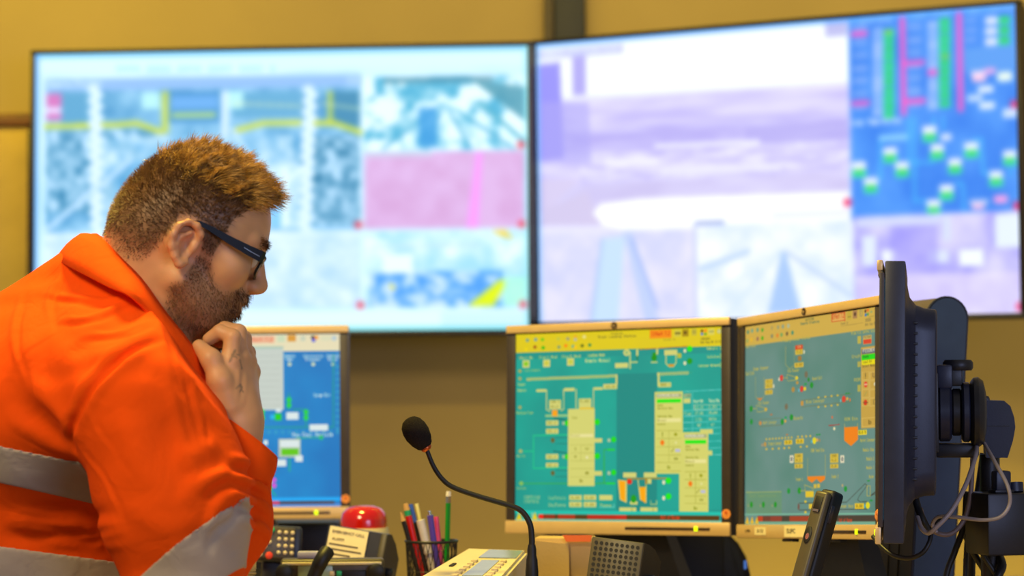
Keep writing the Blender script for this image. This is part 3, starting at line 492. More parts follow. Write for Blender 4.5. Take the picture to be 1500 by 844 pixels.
def draw_ls(c):
    X, D, L, N = c.rect, c.dot, c.line, c.noise
    N(52, 68, 774, 484, (206, 236, 255), (232, 250, 255), 6, 1); c.band(0, .07, (228, 248, 255)); X(66, 113, 527, 131, (158, 192, 232))
    c.text('Quarry', 72, 104, 124, 9, (226, 244, 255)); c.text('Crusher', 110, 150, 123, 9, (226, 244, 255)); c.text('[]', 508, 522, 119, 10, (226, 244, 255))
    for k in range(26):
        if k % 5 != 4: X(172 + k * 9, 97, 176 + k * 9, 106, (150, 216, 220), .8)
    N(68, 131, 527, 338, (92, 156, 196), (176, 216, 240), 14, 2); N(68, 190, 245, 310, (58, 128, 164), (214, 238, 255), 14, 12, .9); N(420, 200, 527, 330, (48, 118, 152), (206, 232, 250), 9, 13, .9); N(150, 200, 440, 335, (88, 160, 206), (236, 250, 255), 10, 14, .75)
    X(68, 138, 92, 176, (214, 130, 190)); X(68, 158, 90, 166, (240, 230, 255)); X(90, 136, 130, 184, (104, 166, 200)); X(340, 136, 440, 172, (112, 172, 204)); X(485, 134, 527, 186, (74, 140, 172)); X(246, 136, 322, 180, (86, 150, 200)); X(250, 142, 318, 160, (120, 176, 226)); X(252, 166, 316, 172, (190, 216, 140)); X(208, 136, 234, 160, (196, 240, 240)); X(326, 134, 356, 160, (196, 240, 240))
    Yw = (214, 216, 84); L([(68, 186), (175, 183), (200, 181), (234, 193)], 7, Yw); L([(340, 193), (385, 181), (450, 180), (490, 181), (527, 194)], 7, Yw); X(237, 134, 247, 196, Yw, .8); X(480, 134, 486, 182, Yw, .8); X(324, 134, 334, 200, (226, 240, 250)); L([(340, 152), (440, 156)], 2, (226, 230, 190)); L([(470, 152), (527, 160)], 2, (226, 230, 190))
    for x0, x1, y0, y1 in ((140, 142, 132, 336), (454, 446, 132, 336)):
        for k in range(26): D(x0 + (x1 - x0) * k / 25 + (3 if k % 2 else -3), y0 + (y1 - y0) * k / 25, 9, (232, 246, 255), 6)
    L([(70, 335), (190, 236)], 7, (206, 230, 250)); L([(340, 190), (428, 330)], 7, (206, 232, 255)); L([(380, 290), (440, 250)], 9, (240, 252, 255)); X(300, 240, 436, 334, (226, 244, 255), .5); X(395, 264, 412, 332, (150, 206, 246)); X(412, 245, 422, 334, (240, 252, 255))
    N(66, 338, 527, 450, (200, 226, 250), (240, 250, 255), 10, 21); N(66, 350, 527, 450, (176, 208, 240), (240, 250, 255), 24, 22, .5)
    N(533, 112, 770, 219, (92, 176, 204), (244, 255, 255), 10, 31, lo=.3, hi=.6); X(560, 113, 720, 122, (74, 130, 150), .7); c.poly([(690, 118), (770, 128), (770, 180)], (70, 140, 160), .8)
    for k in range(8): L([(650, 150), (560 + k * 32, 218)], 3.5, (226, 250, 255) if k % 2 else (86, 166, 196))
    X(612, 158, 640, 216, (60, 150, 206), .8); L([(700, 150), (770, 210)], 5, (90, 170, 190))
    N(533, 222, 770, 334, (218, 172, 212), (228, 188, 226), 7, 41); c.poly([(696, 222), (706, 222), (699, 334), (682, 334)], (255, 168, 240)); X(534, 222, 632, 230, (206, 210, 226), .8)
    N(533, 338, 770, 450, (176, 222, 236), (244, 255, 252), 8, 51); N(540, 396, 735, 448, (60, 140, 226), (206, 226, 255), 12, 52, .8, lo=.35, hi=.6); X(560, 372, 604, 400, (246, 252, 255)); c.poly([(684, 447), (732, 408), (740, 412), (722, 447)], (222, 230, 40)); c.poly([(718, 338), (738, 336), (752, 350), (738, 347)], (240, 206, 90)); L([(546, 362), (700, 358)], 3, (206, 226, 230)); c.poly([(568, 412), (580, 420), (572, 426)], (240, 226, 120)); X(736, 405, 769, 447, (190, 250, 216), .7)
    c.band(.925, 1, (236, 252, 255)); X(645, 456, 774, 480, (206, 236, 252), .6)
    gy = c.im.mean(2, keepdims=True); c.im = np.clip(gy + 1.2 * (c.im - gy), 0, 255) * np.array([.95, .99, 1.02]); c.band(0, .016, (120, 205, 250)); c.band(.985, 1, (110, 220, 230)); c.band(0, 1, (110, 180, 250), 0, .008); c.band(0, 1, (150, 230, 240), .992, 1)
    for x, y in ((524, 329), (762, 212), (763, 328), (527, 446), (765, 445), ): D(x, y, 5.5, (236, 60, 90))
def draw_rs(c):
    X, D, L, N = c.rect, c.dot, c.line, c.noise
    c.im[:] = (222, 222, 252); c.poly([(780, 55), (1243, 25), (1243, 122), (860, 142), (780, 150)], (244, 250, 255))
    N(790, 138, 1243, 262, (176, 166, 238), (214, 208, 250), 6, 61, stretch=6); c.poly([(788, 110), (845, 70), (1243, 20), (1243, 112), (860, 138), (788, 142)], (246, 251, 255))
    N(795, 180, 1243, 220, (146, 134, 230), (196, 190, 246), 8, 62, .8, stretch=4); X(1090, 182, 1240, 212, (150, 140, 230), .6)
    N(850, 215, 1243, 262, (170, 160, 236), (240, 240, 255), 16, 63, .8, stretch=4); L([(960, 214), (1110, 208)], 6, (236, 238, 255)); L([(890, 238), (960, 236)], 9, (236, 236, 255)); L([(970, 252), (1140, 246)], 8, (226, 226, 255))
    N(790, 262, 1243, 300, (186, 176, 230), (206, 200, 244), 5, 64); c.poly([(790, 262), (850, 262), (800, 310), (790, 320)], (202, 190, 232)); c.poly([(790, 330), (800, 305), (860, 280), (880, 330)], (196, 184, 226))
    X(788, 136, 1243, 336, (240, 238, 255), .28)
    c.poly([(868, 312), (880, 298), (940, 290), (1243, 280), (1243, 334), (910, 336), (884, 330)], (250, 253, 255)); X(1128, 308, 1240, 318, (226, 232, 250), .8)
    c.poly([(786, 96), (820, 92), (826, 232), (790, 236)], (152, 148, 246)); X(838, 82, 858, 140, (176, 170, 240)); X(786, 70, 912, 84, (186, 190, 240), .8); c.text('2021', 795, 826, 80, 13, (226, 236, 255)); c.text('Pit View East', 832, 905, 77, 10, (216, 228, 255)); X(1207, 32, 1240, 54, (186, 188, 236)); c.poly([(792, 150), (862, 150), (866, 238), (794, 240)], (172, 166, 240), .6)
    N(790, 338, 1013, 474, (206, 210, 252), (228, 226, 252), 7, 71); c.poly([(880, 350), (915, 345), (905, 474), (866, 474)], (196, 222, 255)); c.poly([(912, 340), (925, 338), (965, 470), (945, 472)], (190, 206, 255)); L([(925, 350), (962, 450)], 4, (150, 176, 240)); L([(882, 350), (866, 470)], 4, (170, 196, 250))
    N(1017, 326, 1250, 466, (214, 230, 255), (248, 252, 255), 7, 72); X(1016, 326, 1020, 470, (190, 200, 246)); X(1018, 324, 1060, 328, (120, 140, 210)); c.poly([(1144, 368), (1150, 368), (1172, 456), (1124, 458)], (166, 198, 255)); L([(1150, 368), (1245, 432)], 5, (186, 206, 250)); L([(1140, 368), (1030, 440)], 6, (222, 236, 255)); c.poly([(1022, 390), (1100, 362), (1096, 372), (1024, 398)], (186, 210, 252)); L([(1144, 366), (1060, 466)], 4, (206, 226, 255))
    B = (62, 138, 240); N(1244, 12, 1496, 318, (52, 128, 236), (78, 152, 246), 5, 81); P = (255, 90, 200); Gn = (40, 226, 150)
    X(1318, 22, 1325, 170, P); X(1401, 18, 1408, 164, P)
    for k in range(21):
        y = 40 + k * 6.2
        if k % 3 != 2: X(1248, y, 1270, y + 3, (150, 180, 246)); X(1328, y - 4, 1348, y - 1, (150, 180, 246))
        X(1277, y + 2, 1292, y + 5, (214, 222, 255)); X(1357, y - 6, 1372, y - 3, (214, 222, 255))
    for k in range(11):
        y = 44 + k * 12; X(1293, y, 1308, y + 10, Gn); X(1297, y + 2, 1305, y + 6, (20, 190, 70)); X(1374, y - 16, 1390, y - 6, Gn); X(1378, y - 14, 1387, y - 10, (20, 190, 70))
    X(1295, 45, 1305, 51, (150, 206, 40)); X(1377, 82, 1389, 85, (170, 210, 60))
    for x0, x1, y in ((1245, 1269, 50), (1246, 1272, 151), (1324, 1353, 92), (1324, 1354, 148), (1357, 1371, 106)): X(x0, y - 3, x1, y + 4, P)
    for k in range(3): X(1441, 26 + k * 15, 1459, 37 + k * 15, (224, 230, 255)); X(1461, 25 + k * 15, 1477, 36 + k * 15, Gn); X(1465, 27 + k * 15, 1474, 32 + k * 15, (20, 200, 60)); X(1412, 28 + k * 14, 1428, 34 + k * 14, (120, 166, 246))
    X(1411, 68, 1488, 104, (88, 156, 240)); c.text('Dust Monitor', 1416, 1484, 16, 8, (186, 214, 255)); c.text('Line Status', 1335, 1390, 24, 7, (186, 214, 255)); c.text('Tonnes', 1245, 1305, 33, 8, (186, 214, 255)); c.text('Loop Pumpstation', 1246, 1318, 180, 9, (226, 236, 255))
    for x, y, w, h, col in ((1432, 115, 20, 10, (246, 196, 226)), (1432, 108, 24, 6, (240, 220, 246)), (1470, 113, 22, 14, (232, 246, 236)), (1448, 105, 16, 8, (240, 170, 230)), (1442, 131, 22, 10, (226, 236, 255)), (1444, 155, 22, 10, (226, 236, 255)), (1426, 144, 22, 10, (190, 214, 255)), (1478, 166, 22, 14, (206, 224, 255))): X(x - w / 2, y - h / 2, x + w / 2, y + h / 2, col)
    Ln = (70, 190, 250)
    for pts in ([(1330, 172), (1330, 238), (1366, 238)], [(1338, 172), (1338, 294), (1356, 294)], [(1366, 172), (1366, 186)], [(1380, 170), (1380, 190)], [(1288, 262), (1288, 206), (1328, 200)], [(1424, 205), (1436, 204), (1438, 254), (1450, 254)], [(1398, 268), (1408, 268), (1410, 306)], [(1478, 246), (1478, 256)]): L(pts, 4, Ln, .8)
    for x, y in ((1257, 248), (1274, 271), (1302, 227), (1320, 248), (1360, 196), (1371, 222), (1397, 243), (1421, 220), (1385, 281), (1366, 303), (1457, 261), (1477, 231)):
        X(x - 10, y - 11, x + 10, y, (232, 236, 250)); X(x - 10, y, x + 10, y + 12, (60, 222, 170)); X(x - 6, y + 1, x + 6, y + 6, (30, 206, 60))
    X(1286, 198, 1328, 206, (140, 206, 250)); X(1376, 196, 1392, 206, (216, 226, 252)); X(1418, 292, 1446, 299, (190, 206, 246)); X(1422, 298, 1440, 306, (246, 190, 226)); X(1454, 286, 1474, 297, (246, 160, 226))
    N(1250, 312, 1497, 462, (160, 156, 246), (214, 210, 252), 6, 91); X(1252, 318, 1376, 330, (206, 214, 252)); X(1262, 345, 1282, 388, (220, 232, 255)); X(1290, 366, 1312, 384, (238, 246, 255)); X(1358, 366, 1388, 384, (216, 226, 255)); X(1404, 364, 1438, 388, (240, 248, 255)); X(1304, 330, 1372, 400, (158, 152, 250), .6); X(1456, 312, 1494, 362, (226, 238, 255)); X(1380, 316, 1390, 352, (210, 222, 255)); N(1252, 400, 1497, 462, (206, 196, 250), (228, 222, 252), 5, 92, .9)
    for x, y in ((1240, 296), (1484, 153), (1488, 301), (1492, 448)): D(x, y, 6, (240, 50, 110))
    c.band(0, .012, (90, 170, 255)); c.band(0, 1, (120, 190, 255), 0, .006)

# ------------------------------------------------------------------ big wall screens
def wall_screen(name, label, P, draw, strength):
    t = thing(name, label, 'screen', P, 'big wall screens')
    bw = .010
    for q, d in (((0, TVH / 2 + bw / 2), (TVW + 2 * bw, bw)), ((0, -TVH / 2 - bw / 2 - .002), (TVW + 2 * bw, bw + .004)), ((-TVW / 2 - bw / 2, 0), (bw, TVH)), ((TVW / 2 + bw / 2, 0), (bw, TVH))):
        MB().box((q[0], .010, q[1]), (d[0], .036, d[1]), r=.002).build('bezel', 'bezel_tv', t)
    MB().box((0, .045, 0), (TVW + .012, .05, TVH + .012), r=.012).build('housing', 'black', t)
    MB().box((0, .1, 0), (.5, .07, .34), r=.004).build('wall_bracket', 'black', t)
    c = Canvas(P, TVW, TVH, 288, 162, (220, 240, 255)); draw(c); c.soften(4); c.build('display', t, screen_mat(name + '_picture', strength), .004)
    return t
wall_screen('wall_screen', 'big wall screen on the left showing blue plant camera views and a pink tile', P_LS, draw_ls, 1.1)
wall_screen('wall_screen', 'big wall screen on the right showing pale landscape views and a blue status panel', P_RS, draw_rs, 1.10)

# ------------------------------------------------------------------ desk monitors
BW, BT, BB, TH = .016, .0145, .0205, .026            # side, top and bottom bezel, edge thickness
OW, OT, OB = SW / 2 + BW, SH / 2 + BT, -SH / 2 - BB
def monitor(label, P, draw=None, stand=True, strength=1.0, bulge=.038):
    t = thing('desk_monitor', label, 'monitor', P, 'silver-edged desk monitors'); hz = (OT + OB) / 2
    MB().box((0, TH / 2 + .002, hz), (2 * OW - .002, TH - .002, OT - OB - .002), r=.002).build('housing', 'graphite', t)
    MB().box((0, -.0030, OT - (BT - .002) / 2), (2 * OW, .007, BT - .002), r=.0015).build('top_bar', 'silver', t)
    bar = MB().box((0, -.0030, OB + BB / 2), (2 * OW, .007, BB), r=.0015).build('bottom_bar', 'silver', t)
    for s in (-1, 1): MB().box((s * (OW - BW / 2), -.0005, (SH / 2 - .001 + -SH / 2) / 2), (BW, .006, SH), r=.001).build('side_bezel', 'side', t)
    MB().box((.095, -.0068, OB + BB * .5), (.150, .0012, .0045), r=.0004).build('button_strip', 'badge', bar)
    MB().box((.146, -.0078, OB + BB * .52), (.006, .0015, .0075), r=.0006).build('power_light', 'led', bar)
    MB().lathe([(.0055, 0), (.0055, .0012), (.003, .0016)], 16, TR((0, -.0066, OT - BT / 2 + .001), (R(90), 0, 0))).build('maker_badge', 'badge', t)
    lettering('hp', .007, 'badge_l', t, TR((0, -.0084, OT - BT / 2 + .001)) @ FACE, 'badge_mark')
    MB().lathe([(.0075, 0), (.0075, .0012), (.006, .0014)], 18, TR((OW - BW / 2 + .001, -.0036, -SH / 2 + .013), (R(90), 0, 0))).build('round_sticker', 'oranges', t)
    MB().lathe([(.0025, 0), (.0025, .0008)], 10, TR((OW - BW / 2 + .001, -.0051, -SH / 2 + .0155), (R(90), 0, 0))).build('sticker_print', 'tab', t)
    # bulged rear shell
    rings = []
    for k, (y, m) in enumerate(((.0, .003), (.0025, .028), (.006, .044), (.013, .053), (.024, .057), (bulge - .002, .058), (bulge, .060), (bulge + .0005, .064))):
        w, h = OW - m, (OT - OB) / 2 - m * .95; r_ = .03
        ring = []
        for cx, cz, a0 in ((w - r_, h - r_, 0), (-w + r_, h - r_, 90), (-w + r_, -h + r_, 180), (w - r_, -h + r_, 270)):
            for q in range(6): ring.append((cx + r_ * math.cos(R(a0 + q * 18)), TH + y, hz + cz + r_ * math.sin(R(a0 + q * 18))))
        rings.append(ring)
    sh = MB().loft(rings).build('rear_shell', 'graphite', t, smooth=30)
    for k in range(16): MB().box((0, TH + .010, hz + .095 - k * .0125), (2 * (OW - .0500), .012, .0030), r=.001).build('vent_rib', 'black', sh)
    if draw:
        c = Canvas(P, SW, SH, 352, 282, (0, 150, 140)); draw(c); c.build('display', t, screen_mat('monitor_picture', strength), -.0001)
    else:
        MB().box((0, 0, 0), (SW, .001, SH)).build('display', emis('side_monitor_glow', (70, 120, 150), .6), t)
    if stand:                                                     # neck and foot down to the desk
        zb = DESK - P.translation.z
        MB().loft([[(sx * w, y0 + sy * d, z) for sx, sy in ((-1, -1), (1, -1), (1, 1), (-1, 1))] for z, w, d, y0 in ((OB + .10, .05, .014, TH + .03), (OB - .002, .066, .016, TH + .034), (OB - .05, .085, .018, TH + .036), (zb + .03, .10, .02, TH + .04))]).build('stand_neck', 'black', t, smooth=25)
        MB().lathe([(.135, 0), (.135, .010), (.12, .018), (.05, .022)], 36, TR((0, TH + .01, zb + .013)), (1, .8)).build('stand_foot', 'black', t)
    return t
monitor('desk monitor with a bright blue process screen behind the hand of the person', P_M1, draw_m1, strength=.92)
m2 = monitor('desk monitor in the middle with a teal process screen and yellow toolbar', P_M2, draw_m2, strength=.95)
m3 = monitor('desk monitor on the right with a grey-green process screen and orange hoppers', P_M3, draw_m3, strength=.88)
# stickers on the bottom bar of the right-hand monitor
zc = OB + BB * .52
s = MB().box((-.128, -.0069, zc), (.034, .0006, .0115)).build('sticker', 'paper', m3); lettering('SU SU', .0075, 'ink', s, TR((-.128, -.0074, zc)) @ FACE)
s = MB().box((.0, -.0069, zc), (.112, .0006, .0165)).build('sticker', 'paper', m3); lettering('SU/PC', .0095, 'inkdk', s, TR((-.036, -.0074, zc)) @ FACE); lettering('cop07', .0115, 'inkdk', s, TR((.036, -.0074, zc)) @ FACE)
lettering('L1950', .006, 'badge', m3, TR((-.168, -.0068, zc)) @ FACE)
for x in (-.06, .075): MB().box((x, .006, OB - .002), (.03, .012, .005), r=.001).build('vent_lip', 'black', m3)
# the fourth monitor, seen from its side
e0 = at(1291.5, 600, 2.86); a = R(9.6); du = Vector((math.sin(a), math.cos(a), 0))
ctr = e0 + du * OW; ctr.z = at(1291, 585, 2.86).z
P_M4 = Matrix.Translation(ctr) @ Matrix.Rotation(R(-90) - a, 4, 'Z') @ Matrix.Rotation(R(-1.0), 4, 'X')
m4 = monitor('desk monitor seen edge-on from the side at the right', P_M4, None, stand=False)
# ------------------------------------------------------------------ smooth curve through points
def spline(pts, n=8):
    P = [Vector(p) for p in pts]; P = [P[0] * 2 - P[1]] + P + [P[-1] * 2 - P[-2]]; out = []
    for i in range(1, len(P) - 2):
        for k in range(n):
            t = k / n; a, b, c, d = P[i - 1], P[i], P[i + 1], P[i + 2]
            out.append(.5 * ((2 * b) + (c - a) * t + (2 * a - 5 * b + 4 * c - d) * t * t + (3 * b - a - 3 * c + d) * t ** 3))
    return out + [P[-2]]
def cable(label, pts, rad, material, group=None, cat='cable'):
    o = MB().tube(spline([at(*p) for p in pts]), rad, 10).build('cable', material); return tag(o, label, cat, group)

# ------------------------------------------------------------------ right-hand side: column, monitor arm, power box, cables
def column():
    d = 3.47; s = FPX / d; top = at(1392, 434, d); w = .062; base_z = DESK
    o = at(1361, 850, d); o.z = DESK
    H = top.z - DESK
    P = Matrix.Translation(o) @ Matrix.Rotation(R(10), 4, 'Z') @ Matrix.Rotation(R(4.0), 4, 'Y')
    t = thing('support_column', 'tall dark column with a rounded top behind the edge-on monitor', 'column', P)
    r_ = w / 2; prof = [(-r_, .0)] + [(-r_ * math.cos(R(q)), H - r_ + r_ * math.sin(R(q))) for q in range(0, 181, 12)] + [(r_, .0)]
    MB().prism(prof, .004, .172).build('casing', 'panel', t, smooth=30)
    MB().prism([(x * .95, z if z < .01 else z - .0015) for x, z in prof], -.002, .004).build('end_panel', 'navy', t, smooth=30)
    rim = [(-r_, 0)] + [(-r_ * math.cos(R(q)), H - r_ + r_ * math.sin(R(q))) for q in range(0, 181, 12)] + [(r_, 0)]
    MB().tube([(x, .0, z) for x, z in rim], .0018, 8).build('edge_trim', 'graphite', t)
    for y in (.062, .105): MB().box((-r_ - .0004, y, H * .40), (.0016, .0022, H * .78)).build('seam', 'black', t)
column()
def arm():
    c = at(1400, 604, 3.07); s = FPX / 3.07
    t = thing('monitor_arm', 'black jointed monitor arm behind the edge-on monitor', 'monitor arm', Matrix.Translation(c) @ Matrix.Rotation(R(-9), 4, 'Z'))
    X = lambda px: (px - 1400) / s
    def disc(name, x0, x1, r0, r1, m, z=0): return MB().lathe([(r0 * .9, 0), (r0, .003), (r1, abs(x1 - x0) - .003), (r1 * .9, abs(x1 - x0))], 32, TR((x0, 0, z), (0, R(90), 0))).build(name, m, t)
    MB().box((X(1371), 0, 0), (.006, .10, .10), r=.002).build('mount_plate', 'black', t)
    disc('pivot_drum', X(1374), X(1394), .037, .037, 'graphite'); disc('pivot_core', X(1393), X(1409), .030, .030, 'black'); disc('pivot_drum', X(1408), X(1422), .038, .038, 'graphite')
    MB().lathe([(.038, 0), (.0435, .004), (.0445, .010), (.040, .016), (.026, .0195), (.008, .0205)], 36, TR((X(1421), 0, 0), (0, R(90), 0))).build('pivot_cap', 'black', t)
    MB().lathe([(.017, 0), (.019, .003), (.019, .010), (.0165, .0135)], 28, TR((X(1404), 0, (604 - 543) / s))).build('tilt_knob', 'black', t)
    MB().box((X(1396), 0, (604 - 552) / s), (.024, .03, .024), r=.003).build('knob_bracket', 'black', t)
    MB().box((X(1384), -.006, (604 - 552) / s), (.020, .03, .030), r=.003).build('knob_bracket', 'graphite', t)
    MB().box((X(1401), .02, (604 - 660) / s), (.055, .05, .018), r=.004).build('lower_bracket', 'black', t)
    # curved rear housing and the post it swings on
    prof = [(X(1436), (604 - 587) / s), (X(1466), (604 - 588) / s), (X(1475), (604 - 596) / s), (X(1480), (604 - 612) / s), (X(1481.5), (604 - 626) / s), (X(1478), (604 - 645) / s), (X(1470), (604 - 670) / s), (X(1440), (604 - 670) / s)]
    prof = [(x * 1.035 + .003, z * 1.03) for x, z in prof]
    MB().prism(prof, .045, .135).build('rear_housing', 'graphite', t, smooth=30)
    MB().box((X(1457), .0448, (604 - 625) / s), (.038, .001, .0012)).build('housing_seam', 'black', t)
    MB().box((X(1434), .06, -.004), (.03, .03, .05), r=.004).build('arm_link', 'black', t)
    zb = DESK - c.z
    MB().tube([(X(1452), .10, (604 - 668) / s), (X(1452), .10, zb + .012)], .013, 20).build('post', 'black', t)
    MB().lathe([(.05, 0), (.05, .008), (.02, .013)], 28, TR((X(1452), .10, zb + .0005))).build('post_base', 'black', t)
arm()
def power_box():
    d = 3.05; s = FPX / d; p = at(1448, 815, d); hz = (815 - 724) / s
    t = thing('power_box', 'black power supply box with a plug in its top at the right edge', 'power box', Matrix.Translation(p) @ Matrix.Rotation(R(14), 4, 'Z'))
    w = .078
    MB().box((w / 2, .035, hz / 2), (w, .07, hz), r=.003).build('case', 'black', t)
    MB().box((.028, .02, hz + .014), (.021, .018, .028), r=.003).build('plug', 'graphite', t)
    MB().box((.028, .02, hz + .002), (.026, .022, .004), r=.001).build('socket_rim', 'black', t)
    MB().tube([(.052, .03, hz), (.052, .032, hz + .012)], .011, 16).build('strain_relief', 'graphite', t)
power_box()
G = 'cables behind the edge-on monitor'
cable('pale grey cable hanging from the arm pivot and curving left to a hook', [(1431, 652, 3.06), (1428, 672, 3.03), (1414, 712, 3.0), (1394, 748, 2.99), (1372, 772, 2.99), (1360, 781, 3.0), (1350, 774, 3.01), (1344, 758, 3.03)], .0030, 'cable', G)
cable('grey cable looping wide over the power box', [(1442, 650, 3.06), (1458, 678, 3.0), (1476, 712, 2.97), (1479, 738, 2.97), (1466, 757, 2.97), (1440, 762, 2.98), (1404, 758, 3.0), (1376, 757, 3.02), (1366, 768, 3.03), (1372, 780, 3.03)], .0024, 'cable', G)
cable('brownish grey cable sagging below the pivot beside the column', [(1426, 652, 3.1), (1424, 690, 3.1), (1421, 730, 3.1), (1412, 762, 3.1), (1395, 781, 3.1), (1376, 782, 3.1), (1356, 768, 3.09), (1348, 745, 3.08)], .0032, mat('brown_grey_cable', (116, 100, 96), .4), G)
cable('thick black cable with connector hanging behind the edge-on monitor', [(1340, 690, 3.08), (1339, 715, 3.07), (1344, 742, 3.06), (1352, 762, 3.05), (1362, 782, 3.05)], [.0062] * 12 + [.0045] * 21, 'cablebk', G)
cable('black cable sagging under the edge-on monitor', [(1279, 786, 3.12), (1290, 799, 3.1), (1308, 813, 3.08), (1330, 818, 3.06), (1350, 811, 3.05), (1361, 795, 3.05), (1365, 776, 3.06), (1372, 762, 3.08), (1392, 757, 3.1)], .0030, 'cablebk', G)
for i, (lab, pts, rad) in enumerate((('black cable falling straight down left of the bundle', [(1416, 720, 3.16), (1412, 770, 3.16), (1398, 810, 3.16), (1385, 850, 3.16), (1372, 960, 3.16)], .0042),
        ('black cable crossing to the lower right in the bundle', [(1408, 768, 3.18), (1424, 806, 3.18), (1440, 832, 3.18), (1458, 860, 3.18), (1472, 960, 3.18)], .0045),
        ('black cable hanging vertically in the bundle', [(1420, 760, 3.2), (1416, 800, 3.2), (1414, 850, 3.2), (1412, 955, 3.2)], .0034),
        ('thin black cable nearest the power box', [(1430, 780, 3.14), (1440, 812, 3.14), (1456, 838, 3.14), (1470, 870, 3.14), (1480, 970, 3.14)], .0036),
        ('fat black cable curling out below the power box', [(1462, 812, 3.16), (1468, 828, 3.14), (1462, 844, 3.13), (1452, 870, 3.13), (1448, 970, 3.13)], .0058),
        ('short black cable behind the arm post', [(1441, 664, 3.22), (1436, 700, 3.22), (1430, 740, 3.22), (1425, 790, 3.22), (1420, 950, 3.22)], .0050))):
    cable(lab, pts, rad, 'cablebk', 'black cable bundle under the arm')
# ------------------------------------------------------------------ handset standing in front of the right-hand monitor
def handset():
    d = 2.98; top = at(1212, 716, d); bot = at(1158, 905, d - .02); bot = top + (bot - top) * ((top.z - DESK - .012) / (top.z - bot.z)); L = (top - bot).length
    z = (top - bot).normalized(); x = Vector((1, 0, 0)); x = (x - z * x.dot(z)).normalized(); y = z.cross(x)
    B = Matrix(((x.x, y.x, z.x, bot.x), (x.y, y.y, z.y, bot.y), (x.z, y.z, z.z, bot.z), (0, 0, 0, 1))) @ Matrix.Rotation(R(-46), 4, 'Z')
    t = thing('handset', 'dark slim handset standing upright in front of the right-hand monitor', 'handset', B)
    MB().box((0, .012, L / 2), (.023, .022, L), r=.005, seg=3).build('rear_case', 'rubber', t)
    MB().box((0, -.004, L / 2 - .002), (.0215, .010, L - .006), r=.004, seg=3).build('front_case', 'olive', t)
    e = MB().box((0, -.0092, L - .022), (.011, .0015, .020), r=.0006).build('earpiece', 'rubber', t)
    MB().box((.0, -.0102, L - .0305), (.009, .001, .003)).build('earpiece_trim', 'chrome', e)
    MB().lathe([(.0056, 0), (.0054, .0012), (.004, .0018)], 20, TR((-.002, -.0088, L - .062), (R(90), 0, 0)), (1, 2.0)).build('oval_window', 'rubber', t)
    MB().lathe([(.0028, 0), (.0026, .0008)], 12, TR((-.001, -.0103, L - .064), (R(90), 0, 0)), (1, 1.6)).build('lens', 'chrome', t)
    MB().box((.0118, .006, L - .030), (.001, .006, .022), r=.0004).build('side_button', 'graphite', t)
    MB().box((.0, .006, .003), (.05, .05, .012), r=.003).build('foot', 'rubber', t)
handset()
# ------------------------------------------------------------------ gooseneck microphone
def microphone():
    d = 3.17; c = at(611, 638, d); base = at(779, 800, d)
    bx = Vector((base.x, base.y, DESK))
    t = thing('gooseneck_microphone', 'black gooseneck microphone with a foam windscreen bending left', 'microphone', Matrix.Translation(bx)); o = bx
    path = spline([at(x, y, d) - o for x, y in ((624, 656), (635, 683), (648, 702), (664, 714), (700, 727), (744, 740), (764, 749), (776, 767), (779, 788), (779, 800))], 10)
    n = len(path); MB().tube(path, [.0030 + .0012 * (i / n) for i in range(n)], 14).build('gooseneck', 'rubber', t)
    a = (at(624, 656, d) - at(604, 625, d)).normalized(); h = MB()
    z = -a; x = z.cross(Vector((0, 1, 0))).normalized(); y = z.cross(x); B = Matrix(((x.x, y.x, z.x, 0), (x.y, y.y, z.y, 0), (x.z, y.z, z.z, 0), (0, 0, 0, 1)))
    p0 = at(625, 657, d) - o
    B.translation = p0
    MB().lathe([(.007, .001), (.0105, .004), (.0145, .012), (.0168, .022), (.0166, .031), (.0140, .039), (.009, .0445), (.003, .0465)], 28, B).build('windscreen', 'foam', t)
    MB().lathe([(.0052, -.003), (.0075, -.0005), (.0075, .0025), (.005, .004)], 20, B).build('ring', 'copper', t)
    lo = at(779, 798, d) - o
    MB().lathe([(.0048, 0), (.0060, -.006), (.0060, -.014), (.0075, -.020), (.0085, -.035), (.0085, -.055), (.0070, -.062), (.0070, -.09), (.009, -lo.z + .03)][::-1], 20, TR(lo)).build('connector', 'rubber', t)
    MB().lathe([(.0063, 0), (.0063, .003)], 18, TR(lo + Vector((0, 0, -.045)))).build('green_band', 'keygreen', t)
    MB().lathe([(.022, .001), (.022, .012), (.016, .022), (.011, .03)], 24).build('base', 'black', t)
microphone()
